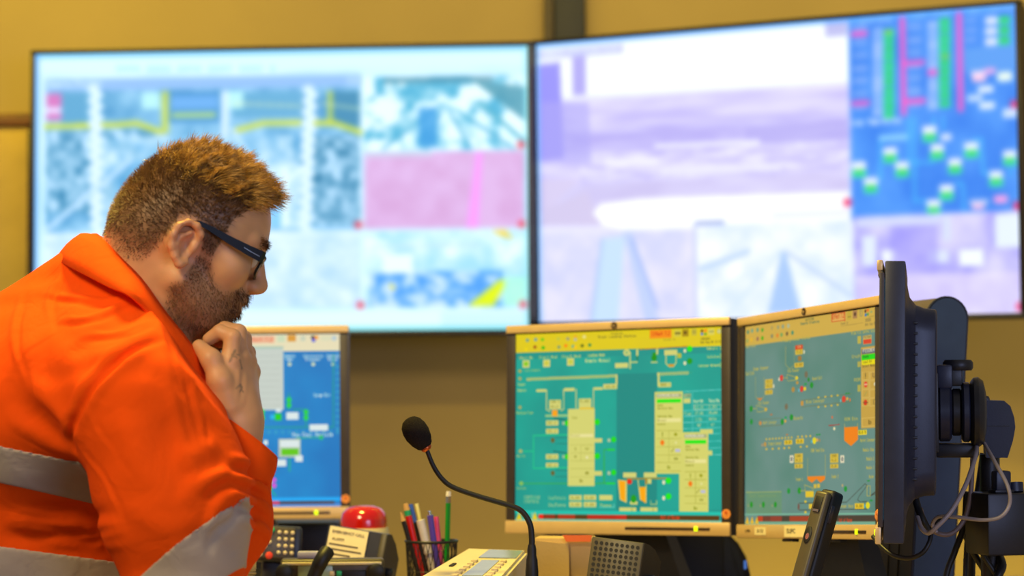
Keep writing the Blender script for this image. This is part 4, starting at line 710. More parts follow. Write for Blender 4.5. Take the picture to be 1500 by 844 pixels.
# ------------------------------------------------------------------ beige console with keys and display
def console():
    pts = {'bl': at(684, 803, 3.36), 'br': at(773, 806, 3.34), 'fl': at(603, 851, 3.12), 'fr': at(733, 851, 3.10)}
    o = Vector((pts['fl'].x, pts['fl'].y, DESK)); t = thing('intercom_console', 'pale beige intercom console with grey display in front of the pen cup', 'intercom', Matrix.Translation(o))
    P = {k: v - o for k, v in pts.items()}
    lowz = .001; v = [P['fl'], P['fr'], P['br'], P['bl']]; b = [Vector((p.x, p.y, lowz)) for p in v]
    bm = bmesh.new(); vs = [bm.verts.new(p) for p in v + b]
    for f in ((0, 1, 2, 3), (7, 6, 5, 4), (0, 4, 5, 1), (1, 5, 6, 2), (2, 6, 7, 3), (3, 7, 4, 0)): bm.faces.new([vs[i] for i in f])
    bmesh.ops.bevel(bm, geom=bm.edges[:], offset=.004, segments=3, affect='EDGES'); MB().bm(bm).build('case', 'beige', t)
    def on(u, w, h=.0): return P['fl'].lerp(P['fr'], u).lerp(P['bl'].lerp(P['br'], u), w) + Vector((0, 0, h))
    def pad(name, u0, u1, w0, w1, h, m, parent=t):
        q = [on(u0, w0), on(u1, w0), on(u1, w1), on(u0, w1)]; up = Vector((0, 0, h))
        return MB().add([p - Vector((0, 0, .002)) for p in q] + [p + up for p in q], [(3, 2, 1, 0), (4, 5, 6, 7)] + [(i, (i + 1) % 4, (i + 1) % 4 + 4, i + 4) for i in range(4)]).build(name, m, parent)
    pad('display_window', .40, .94, .70, .95, .0012, 'lcd'); pad('label_field', .50, .74, .14, .62, .0010, 'lcd'); pad('slot', .17, .22, .42, .5, .0016, 'inkdk')
    for k in range(6):
        for u in (.42, .82): pad('key', u - .035, u + .035, .10 + k * .09, .15 + k * .09, .003, 'key')
console()
# ------------------------------------------------------------------ pen cup with pens
CUPD = 3.55; cs = FPX / CUPD
def pen_cup():
    c = at(632, 790, CUPD); c.z = DESK
    t = thing('pen_cup', 'dark wire mesh cup holding pens', 'pen cup', Matrix.Translation(c)); H = at(632, 793, CUPD).z - DESK
    r1, r0 = .0375, .031
    mb = MB()
    for k in range(30):
        for s_ in (-1, 1):
            pth = [((r0 + (r1 - r0) * q / 8) * math.cos(2 * math.pi * k / 30 + s_ * q * .09), (r0 + (r1 - r0) * q / 8) * math.sin(2 * math.pi * k / 30 + s_ * q * .09), H * q / 8) for q in range(9)]
            mb.tube(pth, .0006, 4, caps=False)
    o = mb.build('wire_mesh', 'wire', t); o['kind'] = 'stuff'
    MB().tube([(r1 * math.cos(a), r1 * math.sin(a), H) for a in np.linspace(0, 2 * math.pi, 40)[:-1]], .0022, 10, closed=True).build('rim', 'cablebk', t)
    MB().lathe([(r0, .001), (r0, .004)], 30).build('cup_base', 'cablebk', t)
    for q in (.33, .66): MB().tube([((r0 + (r1 - r0) * q) * math.cos(a), (r0 + (r1 - r0) * q) * math.sin(a), H * q) for a in np.linspace(0, 2 * math.pi, 40)[:-1]], .0009, 6, closed=True).build('hoop', 'wire', t)
    return c, H
cup_c, cup_h = pen_cup()
def pen(name, label, cat, top, entry, dep, parts, rad, n=12):
    """parts: list of (part name, material, start fraction, end fraction, r0, r1) measured from the tip down"""
    a = at(top[0], top[1], CUPD + dep); e = at(entry[0], entry[1], CUPD + dep * .8); d = (e - a).normalized()
    L = (a.z - DESK - .012) / -d.z; b = a + d * L
    # stay inside the cup floor
    off = Vector((b.x - cup_c.x, b.y - cup_c.y, 0))
    if off.length > .02: b = b - off.normalized() * (off.length - .02); d = (b - a); L = d.length; d.normalize()
    B = frame(b, -d, (0, 1, 0)) @ Matrix.Rotation(R(90), 4, 'Y'); t = thing(name, label, cat, B, 'pens in the cup')
    for pn, m, f0, f1, q0, q1 in parts:
        MB().lathe([(q1 * rad, L - f1), (q0 * rad, L - f0)], n).build(pn, m, t)
    return t
pen('pencil', 'dark pencil with a bare wooden point at the left of the cup', 'pencil', (587, 750), (600, 795), -.012, [('point', 'p_woodtip', 0, .014, .15, 1), ('barrel', 'p_black', .014, .13, 1, 1)], .0038, 6)
pen('pen', 'red pen with a pale top in the cup', 'pen', (594, 738), (607, 795), -.006, [('end', 'p_woodtip', 0, .010, .7, 1), ('cap', 'keygreen', .010, .018, 1, 1), ('barrel', 'p_red', .018, .14, 1.05, 1.05)], .0048)
pen('pen', 'blue pen leaning left in the cup', 'pen', (601, 739), (614, 795), .012, [('cap', 'p_blue', 0, .028, .8, 1), ('barrel', 'p_black', .028, .14, 1, 1)], .0046)
pen('pencil', 'thin cream stick between the blue and white pens', 'pencil', (610, 738), (622, 795), .018, [('barrel', 'p_yellow', 0, .14, 1, 1)], .0030)
pen('marker', 'thick white marker in the cup', 'marker', (616, 762), (632, 800), -.004, [('cap', 'p_white', 0, .05, 1, 1.05), ('barrel', 'p_white', .051, .12, .9, .9)], .0066)
pen('pen', 'purple pen with a silver button in the middle of the cup', 'pen', (629, 749), (646, 800), -.016, [('button', 'chrome', 0, .006, .5, .6), ('barrel', 'p_purple', .006, .14, 1, 1)], .0046)
pen('marker', 'bright pink highlighter in the cup', 'marker', (639, 757), (650, 800), .006, [('cap', 'p_pink', 0, .05, .8, 1.1), ('barrel', 'p_pink', .051, .12, 1, 1)], .0045)
pen('pencil', 'green pencil standing tallest with a white eraser end', 'pencil', (657, 720), (663, 800), .004, [('eraser', 'p_erase', 0, .007, .9, 1), ('ferrule', 'chrome', .007, .017, 1, 1), ('barrel', 'p_green', .017, .16, 1, 1)], .0042, 6)
# ------------------------------------------------------------------ small loudspeaker with punched grille
def speaker():
    d = 3.22; s = FPX / d; tl, tr = at(861, 783, d + .005), at(932, 785, d - .012); w = (tr - tl).length; ang = math.atan2(tr.y - tl.y, tr.x - tl.x)
    fl = tl.copy(); H = tl.z - DESK; tilt = R(-9)
    t = thing('desk_speaker', 'small black loudspeaker with a punched hole grille under the middle monitor', 'speaker', Matrix.Translation(Vector((tl.x - (H - .012) * math.sin(R(6)), tl.y - (H - .012) * math.sin(R(9)), DESK + .012))) @ Matrix.Rotation(ang - R(6), 4, 'Z') @ Matrix.Rotation(R(6), 4, 'Y'))
    h = H - .012; D = .085; B = Matrix.Rotation(tilt, 4, 'X'); w *= 1.10
    prof = [(0, 0), (0, h), (.02, h), (.05, h - .004), (D, h - .018), (D, .02), (.05, 0)]
    MB().add([(x, y, z) for x in (.0, w) for y, z in prof], [tuple(range(7)), tuple(range(7, 14))[::-1]] + [(i, i + 7, (i + 1) % 7 + 7, (i + 1) % 7) for i in range(7)], B).build('case', 'black', t, smooth=25)
    g = MB().box((w / 2, -.002, h / 2), (w, .006, h), B, r=.002).build('grille', 'olive', t)
    mb = MB(); px = w / 10
    for i in range(9):
        for j in range(int(h / px) - 1):
            mb.lathe([(.0026, 0), (.0024, .0006)], 10, B @ TR((px * (i + 1), -.0049, h - px * (j + 1)), (R(90), 0, 0)))
    o = mb.build('grille_holes', 'rubber', g); o['kind'] = 'stuff'
    MB().lathe([(.010, 0), (.010, .006), (.007, .009)], 20, B @ TR((w, .04, h - .048), (0, R(90), 0))).build('side_knob', 'graphite', t)
    MB().box((w / 2, .03, .003), (w * 1.0, .05, .010), r=.003).build('bracket', 'black', t)
speaker()
# ------------------------------------------------------------------ card folder with orange tab under the middle monitor
def folder():
    d = 3.42; s = FPX / d; tl, br = at(782, 783, d), at(868, 850, d); w = br.x - tl.x; H = tl.z - DESK
    t = thing('card_file', 'buff card file with an orange-red tab beneath the middle monitor', 'file', TR((tl.x, d, DESK + .001), (0, 0, R(-8))))
    MB().box((w / 2, .03, H / 2 - .003), (w, .05, H - .006), r=.002).build('box', 'card', t)
    f = MB().add([(0, .0, 0), (w * .62, -.004, 0), (w * .60, .0, H * .9), (w * .02, .004, H * .93), (0, .003, 0), (w * .62, -.001, 0), (w * .60, .003, H * .9), (w * .02, .007, H * .93)], [(0, 1, 2, 3), (7, 6, 5, 4), (0, 4, 5, 1), (1, 5, 6, 2), (2, 6, 7, 3), (3, 7, 4, 0)]).build('front_sheet', 'board', t)
    MB().add([(w * .50, -.002, H * .985), (w * 1.0, -.002, H * .985), (w * .98, -.004, H * .925), (w * .56, -.004, H * .925), (w * .50, .003, H * .985), (w * 1.0, .003, H * .985), (w * .98, .001, H * .925), (w * .56, .001, H * .925)], [(0, 1, 2, 3), (7, 6, 5, 4), (0, 4, 5, 1), (1, 5, 6, 2), (2, 6, 7, 3), (3, 7, 4, 0)]).build('tab', 'tab', t)
folder()
# ------------------------------------------------------------------ emergency call unit with card, red beacon, keypad unit, radio
def call_unit():
    d = 3.62; s = FPX / d; tl, tr, bl = at(485, 771, d), at(545, 774, d - .012), at(470, 844, d - .03)
    z0 = DESK; t = thing('call_speaker', 'black call speaker with a printed card on its sloping front', 'call speaker', TR((bl.x, bl.y, DESK)))
    H = tl.z - DESK; w = (tr.x - tl.x) + .004
    B = Matrix.Rotation(R(-17), 4, 'Z') @ Matrix.Rotation(R(8), 4, 'Y') @ Matrix.Rotation(R(-10), 4, 'X'); B.translation = Vector((tl.x - bl.x - .026, .0, .02))
    h = H - .014
    prof = [(0, 0), (0, h), (.018, h + .002), (.045, h - .010), (.07, h - .03), (.07, .03), (.03, 0)]
    MB().add([(x, y, z) for x in (0, w + .028) for y, z in prof], [tuple(range(7)), tuple(range(7, 14))[::-1]] + [(i, i + 7, (i + 1) % 7 + 7, (i + 1) % 7) for i in range(7)], B).build('case', 'graphite', t, smooth=20)
    MB().box((w + .024, -.001, h / 2), (.010, .006, h), B, r=.002).build('edge_rib', 'olive', t)
    cd = MB().box((w * .52, -.002, h - .042), (w * .93, .002, .082), B).build('printed_card', 'paper', t)
    lm = lambda x, z: B @ TR((x, -.0034, z)) @ FACE
    lettering('EMERGENCY CALL', .0062, 'ink', cd, lm(w * .52, h - .0085)); lettering('ALARM', .006, 'ink', cd, lm(w * .30, h - .019))
    for k, u in enumerate((.70, .80, .55, .45, .0, .75, .5)):
        if u: MB().box((w * .10 + w * u / 2, -.0032, h - .027 - k * .0072), (w * u, .0006, .0022), B).build('print_line', 'ink', cd)
    MB().lathe([(.008, 0), (.008, .006), (.005, .008)], 18, B @ TR((w + .029, .03, h - .055), (0, R(90), 0))).build('side_knob', 'graphite', t)
    MB().box((.045, .03, .010), (.09, .09, .02), r=.004).build('foot', 'black', t)
call_unit()
def beacon():
    d = 3.80; s = FPX / d; c = at(533, 770, d); r_ = 34 / s
    t = thing('beacon_light', 'red domed beacon light behind the call speaker', 'beacon', TR((c.x, c.y, DESK)))
    zb = c.z - DESK - .004; hh = 33 / s
    MB().lathe([(r_ * 1.0, zb), (r_ * 1.0, zb + hh * .35), (r_ * .93, zb + hh * .66), (r_ * .74, zb + hh * .88), (r_ * .42, zb + hh * .985), (r_ * .08, zb + hh)], 40).build('dome', 'red', t)
    MB().lathe([(r_ * 1.06, zb - .022), (r_ * 1.1, zb - .008), (r_ * 1.04, zb + .001)], 40).build('collar', 'beige', t)
    MB().lathe([(r_ * 1.0, .001), (r_ * 1.0, zb - .022)], 36).build('body', 'olive', t)
beacon()
def keypad_unit():
    d = 3.60; s = FPX / d; c = at(405, 796, d)
    t = thing('keypad_unit', 'olive-black keypad handset with pale round keys beside the orange sleeve', 'keypad', Matrix.Translation(c) @ Matrix.Rotation(R(14), 4, 'Z') @ Matrix.Rotation(R(4), 4, 'Y') @ Matrix.Rotation(R(-8), 4, 'X'))
    w, h = .078, .054
    MB().box((0, .012, 0), (w, .024, h), r=.006, seg=3).build('case', 'graphite', t); MB().box((-.004, -.002, 0), (w - .016, .006, h - .008), r=.002).build('face_plate', 'olive', t)
    def key(x, z, r_, m): MB().lathe([(r_, 0), (r_ * .95, .002), (r_ * .5, .003)], 12, TR((x, -.0045, z), (R(90), 0, 0))).build('key', m, t)
    for i in range(3):
        for j in range(4): key(.003 + i * .0098, .016 - j * .0100, .0031, 'key')
    for x, z in ((-.016, .008), (-.011, .001), (-.018, -.006), (-.024, -.018), (-.026, .003)): key(x, z, .0031, 'key')
    key(-.0085, .019, .0045, 'keygreen'); key(-.011, -.019, .0056, 'keyred')
    zb = DESK - c.z
    MB().box((0, .034, (zb - .0) / 2), (.03, .02, -zb - .002), r=.003).build('holder', 'black', t)
keypad_unit()
def radio():
    d = 3.42; s = FPX / d; tl, tr = at(410, 821, d), at(562, 824, d); w = tr.x - tl.x; H = tl.z - DESK
    t = thing('desk_radio', 'desk radio with knobs and a greenish display at the bottom edge', 'radio', TR((tl.x, d, DESK + .001), (0, 0, R(2))))
    MB().box((w / 2, .022, H / 2), (w, .036, H), r=.005, seg=3).build('case', 'olive', t)
    MB().box((w / 2, .0, H - .006), (w * .96, .006, .004), r=.001).build('top_lip', 'beige', t)
    MB().box((w * .34, .002, H - .020), (w * .34, .006, .024), r=.002).build('display_window', mat('green_lcd', (150, 172, 140), .25), t)
    for x in (.04, .93): MB().lathe([(.012, 0), (.012, .012), (.009, .014)], 20, TR((w * x, .004, H - .018), (R(90), 0, 0))).build('knob', 'rubber', t)
    MB().box((w * .70, .003, H - .024), (w * .26, .006, .016), r=.002).build('badge_plate', 'rubber', t)
    for k in range(2): MB().box((w * (.50 + .07 * k), .002, H - .020), (.008, .008, .008), r=.002).build('key', 'key' if k == 0 else 'keygreen', t)
    MB().box((w * .30, .022, H + .005), (.040, .02, .010), r=.002).build('label_block', mat('pale_blue_block', (172, 170, 206), .6), t)
radio()
hs = tag(MB().tube(spline([at(452, 868, 3.36), at(462, 840, 3.36), at(472, 819, 3.36), at(481, 806, 3.37)]), [.0085] * 6 + [.0098] * 6 + [.0105] * 12 + [.0085], 14).build('boom_stick', 'rubber'), 'short black ribbed stick leaning up in front of the printed card', 'stick')
cc = [at(366, 822, 3.30), at(366, 840, 3.30), at(364, 900, 3.31), at(372, 972, 3.34)]; cp = spline(cc, 60); hel = []
for i, p in enumerate(cp):
    a = i * 2 * math.pi / 7.5; hel.append(p + Vector((math.cos(a) * .0072, math.sin(a) * .0072, 0)))
tag(MB().tube(hel, .0017, 6).build('coiled_cord', mat('tan_cord', (196, 176, 110), .45)), 'tan coiled telephone cord hanging beside the orange elbow', 'cord')

# ------------------------------------------------------------------ dark housings under the monitors
def housings():
    d = 4.39; a, b = at(372, 766, d), at(496, 766, d)
    t = thing('equipment_box', 'black equipment box under the blue-screen monitor', 'equipment', TR((a.x, d, DESK + .001))); w, h = b.x - a.x, a.z - DESK
    MB().box((w / 2, .05, h / 2), (w, .10, h), r=.006, seg=3).build('case', 'black', t); MB().box((w / 2, -.001, h * .5), (w * .92, .004, h * .86), r=.001).build('front_panel', 'rubber', t)
    d = 4.02; x = lambda px: at(px, 800, d).x; z = lambda py: at(900, py, d).z - DESK; x0 = x(952)
    t = thing('curved_housing', 'black curved housing below the gap between the middle and right monitors', 'housing', TR((x0, d, DESK + .001)))
    prof = [(0, 0), (0, z(782)), (x(1066) - x0, z(782)), (x(1082) - x0, z(798)), (x(1093) - x0, z(818)), (x(1099) - x0, z(844)), (x(1102) - x0, z(880)), (x(1102) - x0, 0)]
    MB().prism(prof, 0, .06).build('shell', 'black', t, smooth=35)
    MB().prism([(x(1060) - x0, 0.004), (x(1060) - x0, z(786)), (x(1064) - x0, z(786)), (x(1080) - x0, z(806)), (x(1089) - x0, z(830)), (x(1092) - x0, z(880)), (x(1092) - x0, 0.004)], -.004, .001).build('edge_panel', 'graphite', t, smooth=35)
    MB().box((x(1091) - x0, -.005, z(829)), (.004, .003, .014), r=.001).build('glint_patch', emis('blue_glint', (90, 140, 230), .7), t)  # small glowing patch standing in for a blue highlight on the shell
housings()
# ------------------------------------------------------------------ the person: implicit surfaces polygonised with surface nets
class Field:
    def __init__(s, lo, hi, h):
        s.lo = np.array(lo, float); s.h = h; s.n = np.ceil((np.array(hi) - s.lo) / h).astype(int) + 1
        s.a = np.full(s.n, .2, np.float32)
    def block(s, lo, hi):
        i0 = np.clip(np.floor((np.array(lo) - s.lo) / s.h).astype(int), 0, s.n); i1 = np.clip(np.ceil((np.array(hi) - s.lo) / s.h).astype(int) + 1, 0, s.n)
        if (i1 <= i0).any(): return None
        ax = [(s.lo[k] + np.arange(i0[k], i1[k]) * s.h).astype(np.float32) for k in range(3)]
        return tuple(slice(i0[k], i1[k]) for k in range(3)), (ax[0][:, None, None], ax[1][None, :, None], ax[2][None, None, :])
    def put(s, fn, lo, hi, k, mode='u'):
        m = abs(k) + 3 * s.h; b = s.block(np.array(lo) - m, np.array(hi) + m)
        if b is None: return
        sl, (X, Y, Z) = b; d = fn(X, Y, Z).astype(np.float32); a = s.a[sl]
        if mode == 'u':
            if k > 0: h = np.clip(.5 + .5 * (d - a) / k, 0, 1); s.a[sl] = a * h + d * (1 - h) - k * h * (1 - h)
            else: s.a[sl] = np.minimum(a, d)
        elif mode == 's':
            h = np.clip(.5 - .5 * (a + d) / k, 0, 1); s.a[sl] = a * (1 - h) - d * h + k * h * (1 - h)
        elif mode == 'bump': s.a[sl] = a - d
    def cone(s, p, q, r0, r1, k=.01, mode='u'):
        p = np.array(p, float); q = np.array(q, float); d = q - p; L2 = float(d @ d) + 1e-12
        def fn(X, Y, Z):
            t = np.clip(((X - p[0]) * d[0] + (Y - p[1]) * d[1] + (Z - p[2]) * d[2]) / L2, 0, 1)
            return np.sqrt((X - p[0] - t * d[0]) ** 2 + (Y - p[1] - t * d[1]) ** 2 + (Z - p[2] - t * d[2]) ** 2) - (r0 + (r1 - r0) * t)
        R_ = max(r0, r1); s.put(fn, np.minimum(p, q) - R_, np.maximum(p, q) + R_, k, mode)
    def ell(s, c, r, A=None, k=.01, mode='u'):
        """ellipsoid; A = 3x3 with local axes as rows"""
        c = np.array(c, float); r = np.array(r, float); A = np.eye(3) if A is None else np.asarray(A)
        def fn(X, Y, Z):
            x, y, z = X - c[0], Y - c[1], Z - c[2]
            u = [(A[i, 0] * x + A[i, 1] * y + A[i, 2] * z) / r[i] for i in range(3)]
            k0 = np.sqrt(u[0] ** 2 + u[1] ** 2 + u[2] ** 2); k1 = np.sqrt((u[0] / r[0]) ** 2 + (u[1] / r[1]) ** 2 + (u[2] / r[2]) ** 2) + 1e-9
            return k0 * (k0 - 1) / k1
        ext = np.sqrt(((A * r[:, None]) ** 2).sum(0)); s.put(fn, c - ext, c + ext, k, mode)
    def stroke(s, pts, amp, w):
        """raise (amp > 0) or press (amp < 0) the surface along a polyline"""
        P = np.array(pts, float); n = len(P) - 1; b = s.block(P.min(0) - 2.6 * w, P.max(0) + 2.6 * w)
        if b is None: return
        sl, (X, Y, Z) = b; a = s.a[sl]; e = np.full(a.shape, 1.0, np.float32); o = np.array([q.start for q in sl]); uu = np.zeros(a.shape, np.float32)
        for i in range(n):
            p, q = P[i], P[i + 1]; d = q - p; L2 = float(d @ d) + 1e-12
            bb = s.block(np.minimum(p, q) - 2.5 * w, np.maximum(p, q) + 2.5 * w)
            if bb is None: continue
            s2, (x, y, z) = bb; s2 = tuple(slice(max(0, k.start - o[m]), min(a.shape[m], k.stop - o[m])) for m, k in enumerate(s2))
            x, y, z = X[s2[0]], Y[:, s2[1]], Z[:, :, s2[2]]
            t = np.clip(((x - p[0]) * d[0] + (y - p[1]) * d[1] + (z - p[2]) * d[2]) / L2, 0, 1)
            ee = (x - p[0] - t * d[0]) ** 2 + (y - p[1] - t * d[1]) ** 2 + (z - p[2] - t * d[2]) ** 2
            m = ee < e[s2]; e[s2] = np.where(m, ee, e[s2]); uu[s2] = np.where(m, (i + t) / n, uu[s2])
        s.a[sl] = a - amp * np.minimum(1, np.minimum(uu, 1 - uu) * 4 + .1) * np.exp(-e / (w * w))
    def sample(s, P):
        g = (np.asarray(P) - s.lo) / s.h; g = np.clip(g, 0, s.n - 1.001); i = g.astype(int); f = g - i; out = 0
        for dx in (0, 1):
            for dy in (0, 1):
                for dz in (0, 1):
                    w = (f[..., 0] if dx else 1 - f[..., 0]) * (f[..., 1] if dy else 1 - f[..., 1]) * (f[..., 2] if dz else 1 - f[..., 2])
                    out = out + w * s.a[i[..., 0] + dx, i[..., 1] + dy, i[..., 2] + dz]
        return out
    def grad(s, P):
        e = s.h; g = np.stack([s.sample(P + np.eye(3)[k] * e) - s.sample(P - np.eye(3)[k] * e) for k in range(3)], -1)
        return g / (np.linalg.norm(g, axis=-1, keepdims=True) + 1e-9)
    def hit(s, px, py, d0=2.4, d1=3.3):
        ds = np.arange(d0, d1, s.h * .5); a = np.array(at(px, py, 1.0)) - np.array([0, 0, CAMZ]); P = np.array([0, 0, CAMZ]) + ds[:, None] * a
        v = s.sample(P); v[((P < s.lo) | (P > s.lo + (s.n - 1) * s.h)).any(1)] = 1; i = np.nonzero(v < 0)[0]
        return P[i[0]] if len(i) else None
    def mesh(s, a=None):
        return nets(s.a if a is None else a, s.lo, s.h)
def nets(a, lo, h):
    S = a < 0; c = np.zeros(tuple(n - 1 for n in a.shape), np.uint8)
    for dx in (0, 1):
        for dy in (0, 1):
            for dz in (0, 1): c += S[dx:S.shape[0] - 1 + dx, dy:S.shape[1] - 1 + dy, dz:S.shape[2] - 1 + dz]
    act = (c > 0) & (c < 8); idx = np.full(act.shape, -1, np.int64); I, J, K = np.nonzero(act); idx[I, J, K] = np.arange(len(I))
    pos = np.zeros((len(I), 3)); cnt = np.zeros(len(I)); cor = [(x, y, z) for x in (0, 1) for y in (0, 1) for z in (0, 1)]
    val = {q: a[I + q[0], J + q[1], K + q[2]].astype(float) for q in cor}
    for p in cor:
        for k in range(3):
            if p[k]: continue
            q = list(p); q[k] = 1; q = tuple(q); v0, v1 = val[p], val[q]; m = (v0 < 0) != (v1 < 0); t = np.where(m, v0 / np.where(m, v0 - v1, 1), 0)
            for j in range(3): pos[:, j] += np.where(m, p[j] + (t if j == k else 0), 0)
            cnt += m
    V = lo + (np.stack([I, J, K], 1) + pos / cnt[:, None]) * h; F = []
    for k in range(3):
        o = [j for j in range(3) if j != k]; sl0 = [slice(1, -1)] * 3; sl0[k] = slice(0, -1); sl1 = list(sl0); sl1[k] = slice(1, None)
        A, B = S[tuple(sl0)], S[tuple(sl1)]; m = A != B; ii = np.array(np.nonzero(m)); base = ii.copy()
        for j in o: base[j] += 1
        def cell(d0, d1):
            q = base.copy(); q[o[0]] -= d0; q[o[1]] -= d1; return idx[q[0], q[1], q[2]]
        f = np.stack([cell(1, 1), cell(0, 1), cell(0, 0), cell(1, 0)], 1); flip = A[m] if k != 1 else ~A[m]
        f[~flip] = f[~flip][:, ::-1]; F.append(f)
    F = np.concatenate(F); return V, F[(F >= 0).all(1)]
def V3(*p): return np.array(at(*p))

HD = 2.83
H_YAW, H_PITCH, H_ROLL = R(16), R(22), R(0)
f0 = np.array([math.cos(H_YAW), math.sin(H_YAW), 0]); HL = np.array([-math.sin(H_YAW), math.cos(H_YAW), 0]); up = np.array([0, 0, 1.])
HF = math.cos(H_PITCH) * f0 - math.sin(H_PITCH) * up; HU = math.sin(H_PITCH) * f0 + math.cos(H_PITCH) * up
HA = np.stack([HF, HL, HU]); HO = V3(281, 362, HD - .067) + .067 * HL
HS = np.array([.885, .93, .925])
def hw(x, y, z): return HO + x * HS[0] * HF + y * HS[1] * HL + z * HS[2] * HU
PS = np.array([0, 0, 0.])
NECK = V3(196, 470, HD + .02)
S_R = V3(212, 592, 2.695); E_R = V3(280, 878, 2.70); W_R = V3(347, 618, HD - .055)
HAND = []
def build_skin():
    f = Field((-.66, 2.55, .80), (-.24, 3.03, 1.44), .0019)
    E = lambda c, r, k=.012, m='u': f.ell(hw(*c), np.array(r) * HS, HA, k, m)
    Cn = lambda p, q, r0, r1, k=.008, m='u': f.cone(hw(*p), hw(*q), r0 * .92, r1 * .92, k, m)
    E((.002, 0, .046), (.092, .076, .086)); E((.036, 0, .050), (.056, .060, .058), .02); E((.043, 0, .0), (.047, .058, .060), .02); E((.058, 0, -.038), (.036, .036, .034), .02)
    E((.030, 0, -.050), (.056, .052, .038), .02)
    for s in (-1, 1):
        Cn((.004, s * .052, -.040), (.072, s * .014, -.086), .018, .015, .02); E((.060, s * .044, -.002), (.022, .018, .018), .02)
        Cn((.088, s * .010, .041), (.074, s * .044, .040), .009, .009, .012)
        E((.100, s * .034, .020), (.014, .017, .011), .012, 's'); E((.078, s * .032, .019), (.0135, .0135, .0135), .003)
        E((.103, s * .0115, -.010), (.010, .0075, .0075), .006)
    E((.079, 0, -.086), (.017, .022, .016), .015)
    Cn((.092, 0, .034), (.111, 0, -.004), .0075, .0100, .010); Cn((.111, 0, -.004), (.098, 0, -.014), .0090, .008, .006)
    Cn((.093, -.016, -.032), (.093, .016, -.032), .0085, .0085, .010); Cn((.093, -.014, -.047), (.093, .014, -.047), .0068, .0068, .008)
    Cn((.101, -.020, -.0405), (.101, .020, -.0405), .0016, .0016, .004, 's')
    # ears
    for s in (-1, 1):
        ey = s * .079; ez = lambda z: -.0255 + (z + .0255) * .80
        f.ell(hw(-.012, ey - s * .001, ez(.008)), np.array((.017, .0065, .024)) * HS, HA, .008)
        hel = [(.004, .080, .014), (.003, .084, .028), (-.006, .088, .0375), (-.018, .090, .037), (-.028, .091, .026), (-.0305, .090, .010), (-.026, .087, -.006), (-.017, .084, -.018), (-.008, .081, -.0255), (-.002, .079, -.020)]
        rr = [.0036, .0040, .0042, .0042, .0042, .0042, .0042, .0048, .0058, .0050]
        for (a, b), r0, r1 in zip(zip(hel, hel[1:]), rr, rr[1:]): Cn((a[0], s * a[1], ez(a[2])), (b[0], s * b[1], ez(b[2])), r0, r1, .004)
        f.ell(hw(-.008, s * .0915, ez(.004)), np.array((.0110, .0140, .0150)) * HS, HA, .005, 's'); f.ell(hw(-.015, s * .0955, ez(.025)), np.array((.0080, .0075, .0085)) * HS, HA, .005, 's')
        an = [(-.010, .085, .024), (-.0195, .0865, .014), (-.0215, .086, .000), (-.016, .084, -.012)]
        for a, b in zip(an, an[1:]): Cn((a[0], s * a[1], ez(a[2])), (b[0], s * b[1], ez(b[2])), .0024, .0024, .004)
        E((.0015, s * .080, .000), (.0045, .0045, .0060), .005)
    # neck, throat, shoulders under the shirt
    f.cone(hw(-.040, 0, .005), NECK, .057, .067, .03); f.cone(hw(.02, 0, -.06), NECK + .05 * HF, .030, .050, .03); f.cone(NECK, NECK + np.array([-.02, .0, -.08]), .068, .09, .03)
    f.cone(NECK + np.array([0, 0, -.05]), S_R + np.array([0, .02, 0]), .055, .050, .03); f.cone(S_R, E_R, .050, .042, .02); f.cone(E_R, V3(342, 772, 2.745), .034, .029, .02); f.cone(V3(342, 772, 2.745), V3(352, 690, 2.77), .029, .027, .01); f.cone(V3(352, 690, 2.77), W_R, .027, .0255, .01)
    # hand: metacarpals, fingers curled towards the mouth, thumb below the jaw
    d = HD - .055
    def hc(a, b, r0, r1, k): HAND.append((np.array(a), np.array(b), r0, r1)); f.cone(a, b, r0, r1, k)
    kn = {'i': (336, 532, d - .014), 'm': (349, 526, d + .004), 'r': (359, 533, d + .022), 'p': (365, 548, d + .040)}
    wr = [(338, 612, d - .010), (346, 612, d - .002), (353, 613, d + .008), (357, 616, d + .018)]
    hc(W_R, V3(345, 590, d), .0265, .025, .02)
    for (k, p), w in zip(kn.items(), wr): hc(V3(*w), V3(*p), .0175, .0125 if k != 'p' else .011, .014)
    fing = {'i': [(336, 532, d - .014), (341, 494, d - .010), (322, 486, d - .004), (306, 497, d + .0)], 'm': [(349, 526, d + .004), (349, 487, d + .010), (329, 482, d + .016), (312, 494, d + .018)], 'r': [(359, 533, d + .022), (357, 496, d + .028), (338, 489, d + .034), (322, 501, d + .034)], 'p': [(365, 548, d + .040), (364, 516, d + .046), (348, 506, d + .050), (336, 516, d + .048)]}
    for k, P in fing.items():
        r_ = {'i': (.0108, .0095, .0085, .0075), 'm': (.0110, .0098, .0088, .0078), 'r': (.0105, .0092, .0082, .0073), 'p': (.0095, .0082, .0074, .0066)}[k]
        for j in range(3): hc(V3(*P[j]), V3(*P[j + 1]), r_[j], r_[j + 1], .0022)
        f.ell(V3(P[0][0] + 3, P[0][1] - 4, P[0][2]), (.0105, .0105, .0105), None, .006)
    th = [(333, 592, d - .020), (322, 558, d - .030), (309, 526, d - .028), (292, 508, d - .016)]
    for j, (r0, r1) in enumerate(((.0185, .0135), (.0130, .0112), (.0112, .0085))): hc(V3(*th[j]), V3(*th[j + 1]), r0, r1, .006)
    f.ell(V3(326, 572, d - .012), (.018, .02, .026), None, .012)
    for a, b in (((346, 590, d - .02), (351, 535, d - .012)), ((354, 592, d - .006), (361, 545, d + .01))): # tendons
        A_, B_ = f.hit(a[0], a[1]), f.hit(b[0], b[1])
        if A_ is not None and B_ is not None: f.stroke([A_, B_], .0012, .004)
    return f
skin = build_skin()
V, F = skin.mesh()
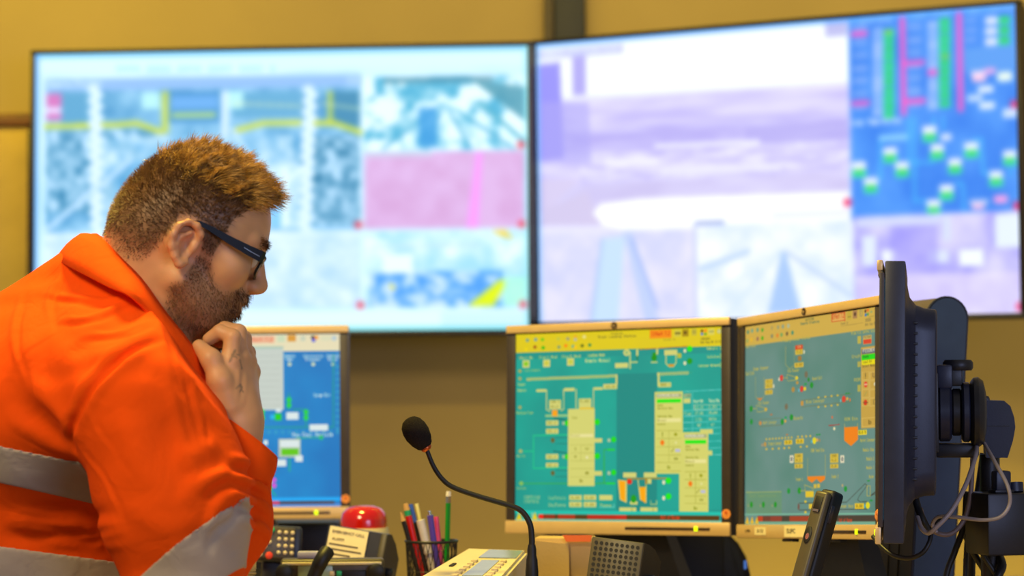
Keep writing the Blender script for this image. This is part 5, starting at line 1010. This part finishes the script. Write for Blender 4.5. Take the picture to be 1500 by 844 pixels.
# keep the largest pieces only is unnecessary: the arm joins hand, shoulder and neck
L = (V - HO) @ HA.T / HS       # head coordinates of every vertex
def sstep(a, b, x): t = np.clip((x - a) / (b - a), 0, 1); return t * t * (3 - 2 * t)
def hair_mask(L):
    x, y, z = L[:, 0], np.abs(L[:, 1]), L[:, 2]
    line = np.interp(x, [-.11, -.075, -.05, -.038, -.030, -.02, .004, .014, .030, .036, .055, .075, .10], [-.030, -.052, -.048, -.02, .020, .030, .028, -.004, -.006, .046, .072, .092, .105])
    wd = np.interp(x, [-.11, -.04, -.02], [.040, .035, .012]); return sstep(-.004, 1, (z - line) / wd) * (z > -.07)
def beard_mask(L):
    x, y, z = L[:, 0], np.abs(L[:, 1]), L[:, 2]
    top = np.interp(x, [-.02, .004, .014, .030, .045, .065, .085, .095, .12], [-.06, -.042, .0, -.004, -.026, -.034, -.020, -.018, -.02])
    m = sstep(.006, -.008, z - top) * sstep(-.012, .004, x - np.interp(z, [-.12, -.05, .0], [.02, -.004, .010])) * sstep(-.118, -.100, z)
    lips = np.exp(-((z + .0405) / .007) ** 2) * (x > .088) * (y < .020)
    return m * (1 - lips)
hd_ = np.full(len(V), 1.0)
for p, e, r0, r1 in HAND:
    d_ = e - p; t = np.clip(((V - p) @ d_) / (d_ @ d_ + 1e-12), 0, 1); hd_ = np.minimum(hd_, np.linalg.norm(V - p - t[:, None] * d_, axis=1) - (r0 + (r1 - r0) * t))
onhand = sstep(.006, .002, hd_)
hm = hair_mask(L) * (1 - onhand); bm_ = beard_mask(L) * (1 - onhand); far_ = np.linalg.norm(L, axis=1) > .16; hm[far_] = 0; bm_[far_] = 0
tint = np.empty((len(V), 3)); tint[:] = srgb((212, 158, 108))
nz = np.sin(V[:, 0] * 190 + np.sin(V[:, 2] * 160)) * np.sin(V[:, 2] * 210 + np.sin(V[:, 1] * 170)); tint *= (1 + .05 * nz)[:, None]
red = np.exp(-((L[:, 0] - .105) ** 2 + L[:, 1] ** 2 + (L[:, 2] + .006) ** 2) / .018 ** 2) * .5 + np.exp(-((L[:, 0] + .012) ** 2 + (np.abs(L[:, 1]) - .088) ** 2 + (L[:, 2] - .01) ** 2) / .03 ** 2) * .6 + np.exp(-((L[:, 2] + .0405) / .007) ** 2) * (L[:, 0] > .088) * (np.abs(L[:, 1]) < .02)
tint = tint * (1 - .45 * np.clip(red, 0, 1))[:, None] + .45 * np.clip(red, 0, 1)[:, None] * srgb((206, 112, 90))
bd = srgb((118, 82, 50)); tint = tint * (1 - .5 * bm_)[:, None] + .5 * bm_[:, None] * bd; tint = tint * (1 - .75 * hm)[:, None] + .75 * hm[:, None] * srgb((104, 72, 42))
# ink marks on the back of the hand
def ink(pts, w):
    P3 = [skin.hit(*p) for p in pts]; P3 = [p for p in P3 if p is not None]; m = np.zeros(len(V))
    for p, q in zip(P3, P3[1:]):
        d_ = q - p; t = np.clip(((V - p) @ d_) / (d_ @ d_ + 1e-12), 0, 1); m = np.maximum(m, np.exp(-(np.linalg.norm(V - p - t[:, None] * d_, axis=1) / w) ** 4))
    return m
im_ = np.zeros(len(V))
for pts, w in (([(337, 529), (341, 520), (344, 514)], .0017), ([(340, 521), (346, 524)], .0014), ([(345, 519), (351, 521)], .0012), ([(351, 528), (354, 540)], .0015), ([(346, 569), (352, 563), (355, 568), (351, 574)], .0012), ([(352, 566), (356, 575)], .0011)):
    im_ = np.maximum(im_, ink(pts, w))
tint = tint * (1 - .6 * im_)[:, None] + .6 * im_[:, None] * srgb((52, 74, 66))
def skin_material():
    m = bpy.data.materials.new('skin'); m.use_nodes = True; nt = m.node_tree; b = nt.nodes['Principled BSDF']
    a = nt.nodes.new('ShaderNodeVertexColor'); a.layer_name = 'tint'; nt.links.new(a.outputs['Color'], b.inputs['Base Color'])
    b.inputs['Roughness'].default_value = .48; b.inputs['Subsurface Weight'].default_value = .12; b.inputs['Subsurface Radius'].default_value = (.008, .003, .0015); b.inputs['Specular IOR Level'].default_value = .45
    n = nt.nodes.new('ShaderNodeTexNoise'); n.inputs['Scale'].default_value = 420; tc = nt.nodes.new('ShaderNodeTexCoord'); nt.links.new(tc.outputs['Object'], n.inputs['Vector'])
    bp = nt.nodes.new('ShaderNodeBump'); bp.inputs['Strength'].default_value = .12; bp.inputs['Distance'].default_value = .001; nt.links.new(n.outputs['Fac'], bp.inputs['Height']); nt.links.new(bp.outputs['Normal'], b.inputs['Normal'])
    return m
PERSON = thing('person', 'person in an orange work shirt and black glasses, chin resting on a fist', 'person', TR((-.62, 2.85, DESK)))
PB = np.array(PERSON.matrix_world.translation)
body = mesh_np('body', V - PB, F, skin_material(), PERSON)
ca = body.data.color_attributes.new('tint', 'FLOAT_COLOR', 'POINT'); ca.data.foreach_set('color', np.concatenate([tint, np.ones((len(V), 1))], 1).astype(np.float32).ravel())

# ------------------------------------------------------------------ hair and beard, strand by strand
def tri_areas(V, F):
    T = np.concatenate([F[:, [0, 1, 2]], F[:, [0, 2, 3]]]); a = np.cross(V[T[:, 1]] - V[T[:, 0]], V[T[:, 2]] - V[T[:, 0]]); return T, np.linalg.norm(a, axis=1) / 2
TT, TA = tri_areas(V, F)
def roots(weight, n, seed):
    g = np.random.default_rng(seed); w = TA * weight[TT].mean(1); w /= w.sum(); k = g.choice(len(TT), n, p=w); b = g.dirichlet((1, 1, 1), n); P = (V[TT[k]] * b[..., None]).sum(1); return P, skin.grad(P), g
def strands(P, D0, D1, length, rad, name, material, parent, sides=3, segs=3):
    n = len(P); D0 = D0 / np.linalg.norm(D0, axis=1, keepdims=True); D1 = D1 / np.linalg.norm(D1, axis=1, keepdims=True); ring = []
    X = np.cross(D0, np.array([.31, .67, .67])); X /= np.linalg.norm(X, axis=1, keepdims=True); Yv = np.cross(D0, X); pos = P.copy()
    for k in range(segs + 1):
        t = k / segs; r_ = rad[:, None] * (1 - t) ** .7 if k < segs else rad[:, None] * .02
        for j in range(sides): a = 2 * math.pi * j / sides; ring.append(pos + (X * math.cos(a) + Yv * math.sin(a)) * r_)
        d = D0 * (1 - t) + D1 * t; d /= np.linalg.norm(d, axis=1, keepdims=True); pos = pos + d * (length / segs)[:, None]
    A = np.stack(ring, 1); m = (segs + 1) * sides; fs = []
    for k in range(segs):
        for j in range(sides): fs.append((k * sides + j, k * sides + (j + 1) % sides, (k + 1) * sides + (j + 1) % sides, (k + 1) * sides + j))
    Fx = (np.arange(n)[:, None, None] * m + np.array(fs)[None]).reshape(-1, 4)
    return mesh_np(name, A.reshape(-1, 3) - PB, Fx, material, parent)
def hair_mat(name, c0, c1, rough=.38):
    m = mat(name, c0, rough, var=.1, spec=.5); nt = m.node_tree; rp = [n for n in nt.nodes if n.type == 'VALTORGB'][0]; nz_ = [n for n in nt.nodes if n.type == 'TEX_NOISE'][0]; nz_.inputs['Scale'].default_value = 90
    rp.color_ramp.elements[0].color = [float(x) for x in srgb(c0)] + [1]; rp.color_ramp.elements[1].color = [float(x) for x in srgb(c1)] + [1]; return m
HM = hair_mat('hair', (118, 84, 40), (232, 182, 92), .24); HM2 = hair_mat('short_hair', (84, 56, 32), (136, 98, 58)); BM = hair_mat('beard', (78, 50, 28), (150, 108, 60))
def comb(L, g, n):
    j = g.normal(0, 1, (n, 3)); return j
# long top hair, brushed forward
topw = hm * sstep(.070, .100, L[:, 2] + .10 * np.clip(L[:, 0], -.05, .1) * .25) * sstep(-.085, -.05, L[:, 0])
P, N, g = roots(topw, 11000, 11); l = (P - HO) @ HA.T / HS; n = len(P); j = g.normal(0, 1, (n, 3))
front = sstep(-.02, .08, l[:, 0]); ck = 1.0; clump = np.stack([np.sin(l[:, 0] * 260 + l[:, 1] * 170), np.sin(l[:, 1] * 310 + 1.3 * np.sin(l[:, 0] * 120)), np.sin(l[:, 0] * 190 - l[:, 1] * 240)], 1)
D0 = N * .75 + HF * (.45 + .30 * front)[:, None] + .10 * j + .34 * clump; D1 = N * (.42 - .30 * front)[:, None] + HF * (.75 + .3 * front)[:, None] + HU * .12 + .12 * j + .40 * clump
hair = strands(P, D0, D1, (.015 + .006 * front + .008 * g.random(n)) * (1 + .22 * np.sin(l[:, 0] * 140 + l[:, 1] * 90)), np.full(n, .00050), 'hair', HM, PERSON)
# short sides and nape
sidew = hm * (1 - .85 * sstep(.085, .11, L[:, 2])); P, N, g = roots(sidew, 13000, 12); l = (P - HO) @ HA.T / HS; n = len(P); j = g.normal(0, 1, (n, 3)); hgt = sstep(-.05, .085, l[:, 2]); back = sstep(-.02, -.08, l[:, 0])
D0 = N * .65 - HU * (.30 - .55 * hgt)[:, None] - HF * (.35 * (1 - back))[:, None] * (1 - hgt)[:, None] + .2 * j; D1 = N * (.30 + .2 * hgt)[:, None] - HU * (.8 - 1.0 * hgt)[:, None] + HF * (.25 * hgt)[:, None] + .2 * j
strands(P, D0, D1, .0025 + .0085 * hgt ** 1.6 + .002 * g.random(n), np.full(n, .00034), 'short_hair', HM2, hair)
P, N, g = roots(bm_ ** 1.5, 6500, 13); l = (P - HO) @ HA.T / HS; n = len(P); j = g.normal(0, 1, (n, 3)); chin = sstep(.05, .085, l[:, 0])
strands(P, N * .5 - HU * .6 + HF * .15 + .25 * j, N * .35 - HU * .8 + HF * .1 + .25 * j, .0022 + .0040 * chin + .002 * g.random(n), np.full(n, .00026), 'beard', BM, PERSON)
bw = np.exp(-((L[:, 2] - .043) / .0045) ** 2) * (L[:, 0] > .065) * (np.abs(L[:, 1]) > .010) * (np.abs(L[:, 1]) < .05); P, N, g = roots(bw + 1e-12, 380, 14); n = len(P); j = g.normal(0, 1, (n, 3))
strands(P, N * .4 - np.sign((P - HO) @ HL)[:, None] * -HL * .8 + .2 * j, N * .3 + np.sign((P - HO) @ HL)[:, None] * HL + .15 * j, .007 + .002 * g.random(n), np.full(n, .0003), 'eyebrow', BM, PERSON)
for s in (-1, 1):
    c = hw(.0795, s * .032, .019) - PB
    e = MB().lathe([(.0123 * math.sin(R(q)), -.0123 * math.cos(R(q))) for q in range(2, 180, 11)], 20, Matrix.Translation(c)).build('eye', mat('eye_white', (226, 214, 206), .2), PERSON, smooth=80)
    A = Matrix((( *HL, 0), (*HU, 0), (*HF, 0), (0, 0, 0, 1))).transposed(); A = Matrix(((HL[0], HU[0], HF[0], c[0]), (HL[1], HU[1], HF[1], c[1]), (HL[2], HU[2], HF[2], c[2]), (0, 0, 0, 1)))
    MB().lathe([(.0052, .0111), (.0048, .0118), (.001, .0127)], 18, A).build('iris', mat('iris', (84, 92, 88), .1), e)

# ------------------------------------------------------------------ glasses
_a, _b, _c = HF * HS[0], HL * HS[1], HU * HS[2]
HM4 = Matrix(((_a[0], _b[0], _c[0], HO[0]), (_a[1], _b[1], _c[1], HO[1]), (_a[2], _b[2], _c[2], HO[2]), (0, 0, 0, 1)))
GL = thing('glasses', 'black rectangular framed glasses on the person\'s face', 'glasses', HM4)
M['frame'] = mat('black_frame', (8, 11, 16), .45, var=.05, spec=.2); M['inlay'] = mat('silver_inlay', (120, 128, 136), .4, .5)
lens = bpy.data.materials.new('lens_glass'); lens.use_nodes = True; b = lens.node_tree.nodes['Principled BSDF']; b.inputs['Base Color'].default_value = (.95, .98, 1, 1); b.inputs['Roughness'].default_value = .02; b.inputs['Transmission Weight'].default_value = 1; b.inputs['IOR'].default_value = 1.08
for s in (-1, 1):
    cx, cy, cz = .1015, s * .0335, .013; tl = R(8)
    def rp(u, w, bow=0): return (cx + w * math.sin(tl) * -1 * -1 - .010 * ((abs(cy + s * u)) / .06) ** 2 + bow, cy + s * u, cz + w * math.cos(tl))
    ring = [rp(.026 * np.sign(math.cos(a)) * abs(math.cos(a)) ** .45, .0135 * np.sign(math.sin(a)) * abs(math.sin(a)) ** .45) for a in np.linspace(0, 2 * math.pi, 37)[:-1]]
    MB().tube(ring, .0017, 8, closed=True).build('rim', 'frame', GL)
    c0 = rp(0, 0); MB().add([tuple(c0)] + [tuple(p) for p in ring] + [(c0[0] + .0012, c0[1], c0[2])] + [(p[0] + .0012, p[1], p[2]) for p in ring], [(0, i + 1, (i + 1) % 36 + 1) for i in range(36)] + [(37, (i + 1) % 36 + 38, i + 38) for i in range(36)]).build('lens', lens, GL)
    path = [(.0935, .0660, .0225, .0075), (.088, .0735, .0225, .0070), (.070, .0765, .0230, .0062), (.040, .0790, .0255, .0048), (.012, .0815, .0290, .0034), (-.004, .0835, .0300, .0028), (-.020, .0835, .0240, .0026), (-.032, .0815, .012, .0024)]
    rings = [[(x, s * (y + dy), z + dz * h_) for dy, dz in ((-.0013, -1), (.0013, -1), (.0013, 1), (-.0013, 1))] for x, y, z, h_ in path]
    tm = MB().loft(rings).build('temple', 'frame', GL, smooth=30)
    MB().loft([[(x, s * (y + .0014 + dy), z + dz) for dy, dz in ((0, -.0004), (.0003, -.0004), (.0003, .0004), (0, .0004))] for x, y, z in ((.086, .0738, .0215), (.072, .0765, .0225), (.062, .0772, .0240))]).build('inlay', 'inlay', tm)
MB().tube([(.1015, -.0085, .018), (.1035, 0, .0195), (.1015, .0085, .018)], .0016, 8).build('bridge', 'frame', GL)

# ------------------------------------------------------------------ orange shirt
SG = .0024
def torso_field(f):
    hip, chest, nb = V3(-150, 940, 2.93), V3(112, 566, 2.895), V3(186, 452, 2.87)
    f.cone(hip, chest, .150, .142, .03); f.cone(chest, nb, .142, .078, .04); f.cone(nb, V3(190, 560, 3.06), .080, .085, .05); f.cone(nb, S_R + np.array([-.01, .02, .0]), .080, .088, .05)
    f.cone(V3(60, 600, 2.80), V3(150, 560, 2.76), .10, .085, .05); f.cone(V3(250, 560, 2.90), V3(110, 800, 2.95), .11, .15, .06)
def arm_field(f):
    f.cone(S_R, V3(256, 730, 2.685), .086, .080, .03); f.cone(V3(256, 730, 2.685), V3(279, 922, 2.69), .080, .060, .03)
def fore_field(f):
    f.cone(V3(250, 925, 2.70), V3(342, 772, 2.742), .050, .040, .02); f.cone(V3(342, 772, 2.742), V3(355, 672, 2.775), .040, .036, .02)
SLO, SHI = (-.80, 2.54, .74), (-.255, 3.14, 1.29)
SH_T = Field(SLO, SHI, SG); torso_field(SH_T); SH_A = Field(SLO, SHI, SG); arm_field(SH_A)
k = .016; h_ = np.clip(.5 + .5 * (SH_A.a - SH_T.a) / k, 0, 1); SH_ = Field(SLO, SHI, SG)
SH_.a = (SH_A.a * (1 - h_) + SH_T.a * h_ - k * h_ * (1 - h_)).astype(np.float32)
SH_F = Field(SLO, SHI, SG); fore_field(SH_F); SH_.a = np.minimum(SH_.a, SH_F.a + .0)
def cut(f, px, py, nx, nz):
    p = V3(px, py, 2.8); X, Z = [(f.lo[k] + np.arange(f.n[k]) * f.h).astype(np.float32) for k in (0, 2)]
    s = ((X - p[0]) * nx)[:, None, None] + ((Z - p[2]) * nz)[None, None, :]; f.a = np.maximum(f.a, s * np.ones((1, f.n[1], 1), np.float32))
cut(SH_, 148, 354, .70, .714); cut(SH_, 206, 413, .8125, .583)
def folds(f):
    def st(pts, amp, w):
        pp = spline([Vector((p[0], p[1], 0)) for p in pts], 4); Q = [f.hit(p.x, p.y) for p in pp]; Q = [q for q in Q if q is not None]
        if len(Q) > 1: f.stroke(Q, amp, w)
    # shoulder seam, yoke and pull lines
    st([(240, 496), (200, 512), (158, 544), (122, 592), (104, 640), (118, 676)], -.009, .0045); st([(236, 506), (198, 524), (160, 556), (130, 600), (116, 640)], .003, .006); st([(232, 486), (190, 502), (146, 536), (108, 590), (92, 640)], .004, .006); st([(216, 512), (176, 540), (140, 575), (120, 620)], .002, .006)
    st([(232, 502), (248, 560), (262, 620), (280, 680), (300, 720)], .0035, .007); st([(250, 500), (262, 540), (285, 600)], -.003, .008)
    st([(205, 420), (150, 470), (90, 520)], .003, .012); st([(240, 470), (200, 500), (150, 520), (70, 540)], .003, .012); st([(60, 440), (110, 500), (140, 540)], -.003, .014); st([(20, 470), (60, 560), (110, 620)], .004, .016); st([(0, 560), (50, 610), (110, 660)], -.004, .014); st([(30, 540), (80, 600), (125, 655)], .004, .010)
    st([(0, 600), (60, 640), (130, 672)], .004, .012); st([(10, 760), (70, 772), (140, 760)], .006, .010); st([(0, 785), (80, 792), (170, 800)], -.005, .010); st([(40, 745), (110, 748), (165, 752)], -.005, .009); st([(60, 800), (150, 778), (185, 770)], .005, .010)
    st([(170, 600), (200, 660), (215, 720)], .004, .016); st([(230, 600), (260, 690), (265, 740)], -.003, .016); st([(265, 740), (290, 700), (330, 690)], .004, .009); st([(180, 740), (240, 770), (300, 760)], .004, .014)
    for pts in ([(190, 432), (150, 440), (110, 436), (60, 430)], [(196, 436), (140, 462), (80, 470)], [(222, 470), (180, 486), (120, 492)], [(258, 512), (268, 560), (276, 600), (290, 650), (310, 690)], [(282, 560), (296, 610), (300, 650)], [(128, 600), (150, 640), (190, 690)], [(112, 650), (150, 700), (180, 760)], [(30, 430), (20, 500), (40, 560)], [(90, 400), (70, 440), (80, 480)]):
        st(pts, .0028, .0045); st([(x + 5, y + 7) for x, y in pts], -.0028, .0045)
    st([(20, 745), (90, 752), (150, 742)], .004, .005); st([(30, 768), (120, 782), (180, 772)], -.004, .005); st([(50, 790), (130, 800), (190, 796)], .004, .006)
    # elbow crease fan
    st([(352, 716), (330, 730), (312, 752), (305, 780)], .006, .006); st([(346, 706), (318, 718), (300, 738)], -.006, .006); st([(356, 735), (340, 760), (316, 780), (304, 812)], -.005, .006); st([(340, 690), (310, 700), (280, 720)], .005, .008); st([(333, 668), (300, 690), (262, 700)], -.004, .009); st([(318, 640), (285, 664), (250, 668)], .003, .010)
    # rucked forearm sleeve
    for i, y in enumerate((676, 690, 703, 716, 730, 746, 764)):
        st([(336, y - 6), (360, y), (384, y + 12), (396, y + 26)], .008 if i % 2 == 0 else -.007, .0050)
    st([(380, 700), (388, 740), (378, 790)], .004, .007); st([(366, 690), (372, 740), (362, 800)], -.003, .006)
folds(SH_)
g_ = np.indices(SH_.n, dtype=np.float32)
SH_.a -= (.0016 * np.sin(g_[0] * SG * 60 + g_[2] * SG * 45 + 2.0 * np.sin(g_[2] * SG * 28 + g_[1] * SG * 20)) * np.sin(g_[2] * SG * 50 - g_[0] * SG * 30 + g_[1] * SG * 25)).astype(np.float32); del g_
V, F = SH_.mesh()
def fabric(name, rgb, rough, var=.05):
    m = mat(name, rgb, rough, var=var, scale=12, bump=.25, bscale=1400, spec=.12); nt = m.node_tree; b = nt.nodes['Principled BSDF']; bp0 = [n for n in nt.nodes if n.type == 'BUMP'][0]
    n = nt.nodes.new('ShaderNodeTexNoise'); n.inputs['Scale'].default_value = 22; n.inputs['Detail'].default_value = 2; n.inputs['Distortion'].default_value = 1.2; tc = [q for q in nt.nodes if q.type == 'TEX_COORD'][0]; nt.links.new(tc.outputs['Object'], n.inputs['Vector'])
    bp = nt.nodes.new('ShaderNodeBump'); bp.inputs['Strength'].default_value = .35; bp.inputs['Distance'].default_value = .006; nt.links.new(n.outputs['Fac'], bp.inputs['Height']); nt.links.new(bp0.outputs['Normal'], bp.inputs['Normal']); nt.links.new(bp.outputs['Normal'], b.inputs['Normal']); return m
M['orange'] = fabric('orange_cotton', (240, 80, 4), .85); M['reflect'] = fabric('reflective_tape', (176, 160, 142), .45)
shirt = mesh_np('shirt', V - PB, F, 'orange', PERSON)
def band(name, field, p, nrm, half, off=.0016, cond=None, base=None):
    """closed belt of tape lying on the shirt between two planes"""
    p = np.array(p); nrm = np.array(nrm, float); nrm /= np.linalg.norm(nrm)
    X, Y, Z = [(field.lo[k] + np.arange(field.n[k]) * field.h).astype(np.float32) for k in range(3)]
    s = (X - p[0])[:, None, None] * nrm[0] + (Y - p[1])[None, :, None] * nrm[1] + (Z - p[2])[None, None, :] * nrm[2]
    a = np.maximum(SH_.a - off, np.abs(s) - half); a = np.maximum(a, -(SH_.a + .006))
    if cond is not None: a = np.maximum(a, cond)
    V, F = nets(a.astype(np.float32), field.lo, field.h); o = mesh_np(name, V - PB, F, 'reflect', shirt); tag(o, label='grey reflective band'); return o
tc_ = (SH_T.a - SH_A.a - .001)      # keep torso belts off the arm
ac_ = np.maximum(SH_A.a - SH_T.a - .001, SH_A.a - SH_F.a + .006); ac_ = np.maximum(ac_, ((SLO[0] + np.arange(SH_.n[0]) * SG - V3(366, 760, 2.66)[0])[:, None, None]).astype(np.float32))
band('reflective_band', SH_, V3(60, 694, 2.74), (.22, .10, 1), .0200, cond=tc_)
band('reflective_band', SH_, V3(80, 838, 2.74), (.14, .08, 1), .0200, cond=tc_)
band('reflective_band', SH_, V3(306, 812, 2.62), (-.61, .1, .79), .028, cond=ac_)
# collar
def strip(name, A, B, n, material, parent, thick=.0022, bulge=.0):
    a, b = spline(A, n), spline(B, n); m = len(a); cols = 5; V = []
    for i in range(m):
        for j in range(cols):
            t = j / (cols - 1); q = a[i].lerp(b[i], t); q = q + Vector((0, -1, .35)).normalized() * bulge * math.sin(math.pi * t); V.append(q - Vector(PB))
    F = [(i * cols + j, i * cols + j + 1, (i + 1) * cols + j + 1, (i + 1) * cols + j) for i in range(m - 1) for j in range(cols - 1)]
    o = MB().add(V, F).build(name, material, parent, smooth=60); md = o.modifiers.new('thickness', 'SOLIDIFY'); md.thickness = thick; md.offset = 0; return o
crest = [(212, 400, 2.985), (160, 366, 2.955), (130, 350, 2.92), (117, 344, 2.87), (131, 343, 2.825), (150, 351, 2.79), (177, 378, 2.765), (209, 411, 2.752), (242, 457, 2.748), (274, 497, 2.752), (298, 535, 2.765), (314, 585, 2.775)]
lower = [(190, 430, 3.02), (120, 400, 2.99), (92, 384, 2.94), (82, 380, 2.87), (98, 389, 2.785), (121, 401, 2.744), (160, 421, 2.710), (190, 434, 2.692), (220, 464, 2.712), (256, 508, 2.722), (284, 548, 2.742), (303, 596, 2.765)]
inner = [(216, 416, 2.97), (166, 388, 2.94), (142, 376, 2.91), (136, 370, 2.87), (146, 366, 2.835), (164, 374, 2.805), (186, 396, 2.785), (216, 428, 2.775), (248, 470, 2.775), (276, 508, 2.78), (298, 545, 2.79), (312, 592, 2.80)]
strip('collar', [at(*p) for p in crest], [at(*p) for p in lower], 6, 'orange', shirt, bulge=.007)
strip('collar_stand', [at(*p) for p in crest], [at(*p) for p in inner], 6, 'orange', shirt)
# open cuff
def cuff():
    rings = []
    c0, c1 = at(354, 690, 2.765), at(360, 640, 2.775)
    N_ = 28
    for t in np.linspace(0, 1, 7):
        ring = []
        for k in range(N_):
            a = 2 * math.pi * k / N_; ca, sa = math.cos(a), math.sin(a)
            x0 = 354 + 40 * ca; y0 = 694 + 8 * sa + 14 * ca; d0 = 2.765 - .040 * sa
            x1 = 361 + 44 * ca; y1 = 638 + 33 * ca - 4 * sa; d1 = 2.775 - .040 * sa
            b_ = math.sin(math.pi * t) * 3 * ca
            ring.append(at(x0 + (x1 - x0) * t + b_, y0 + (y1 - y0) * t, d0 + (d1 - d0) * t) - Vector(PB))
        rings.append(ring)
    o = MB().loft(rings, cap=False).build('cuff', 'orange', shirt, smooth=70); md = o.modifiers.new('thickness', 'SOLIDIFY'); md.thickness = .003; md.offset = 0
    MB().tube(rings[-1], .0016, 6, closed=True).build('cuff_hem', 'orange', o)
cuff()
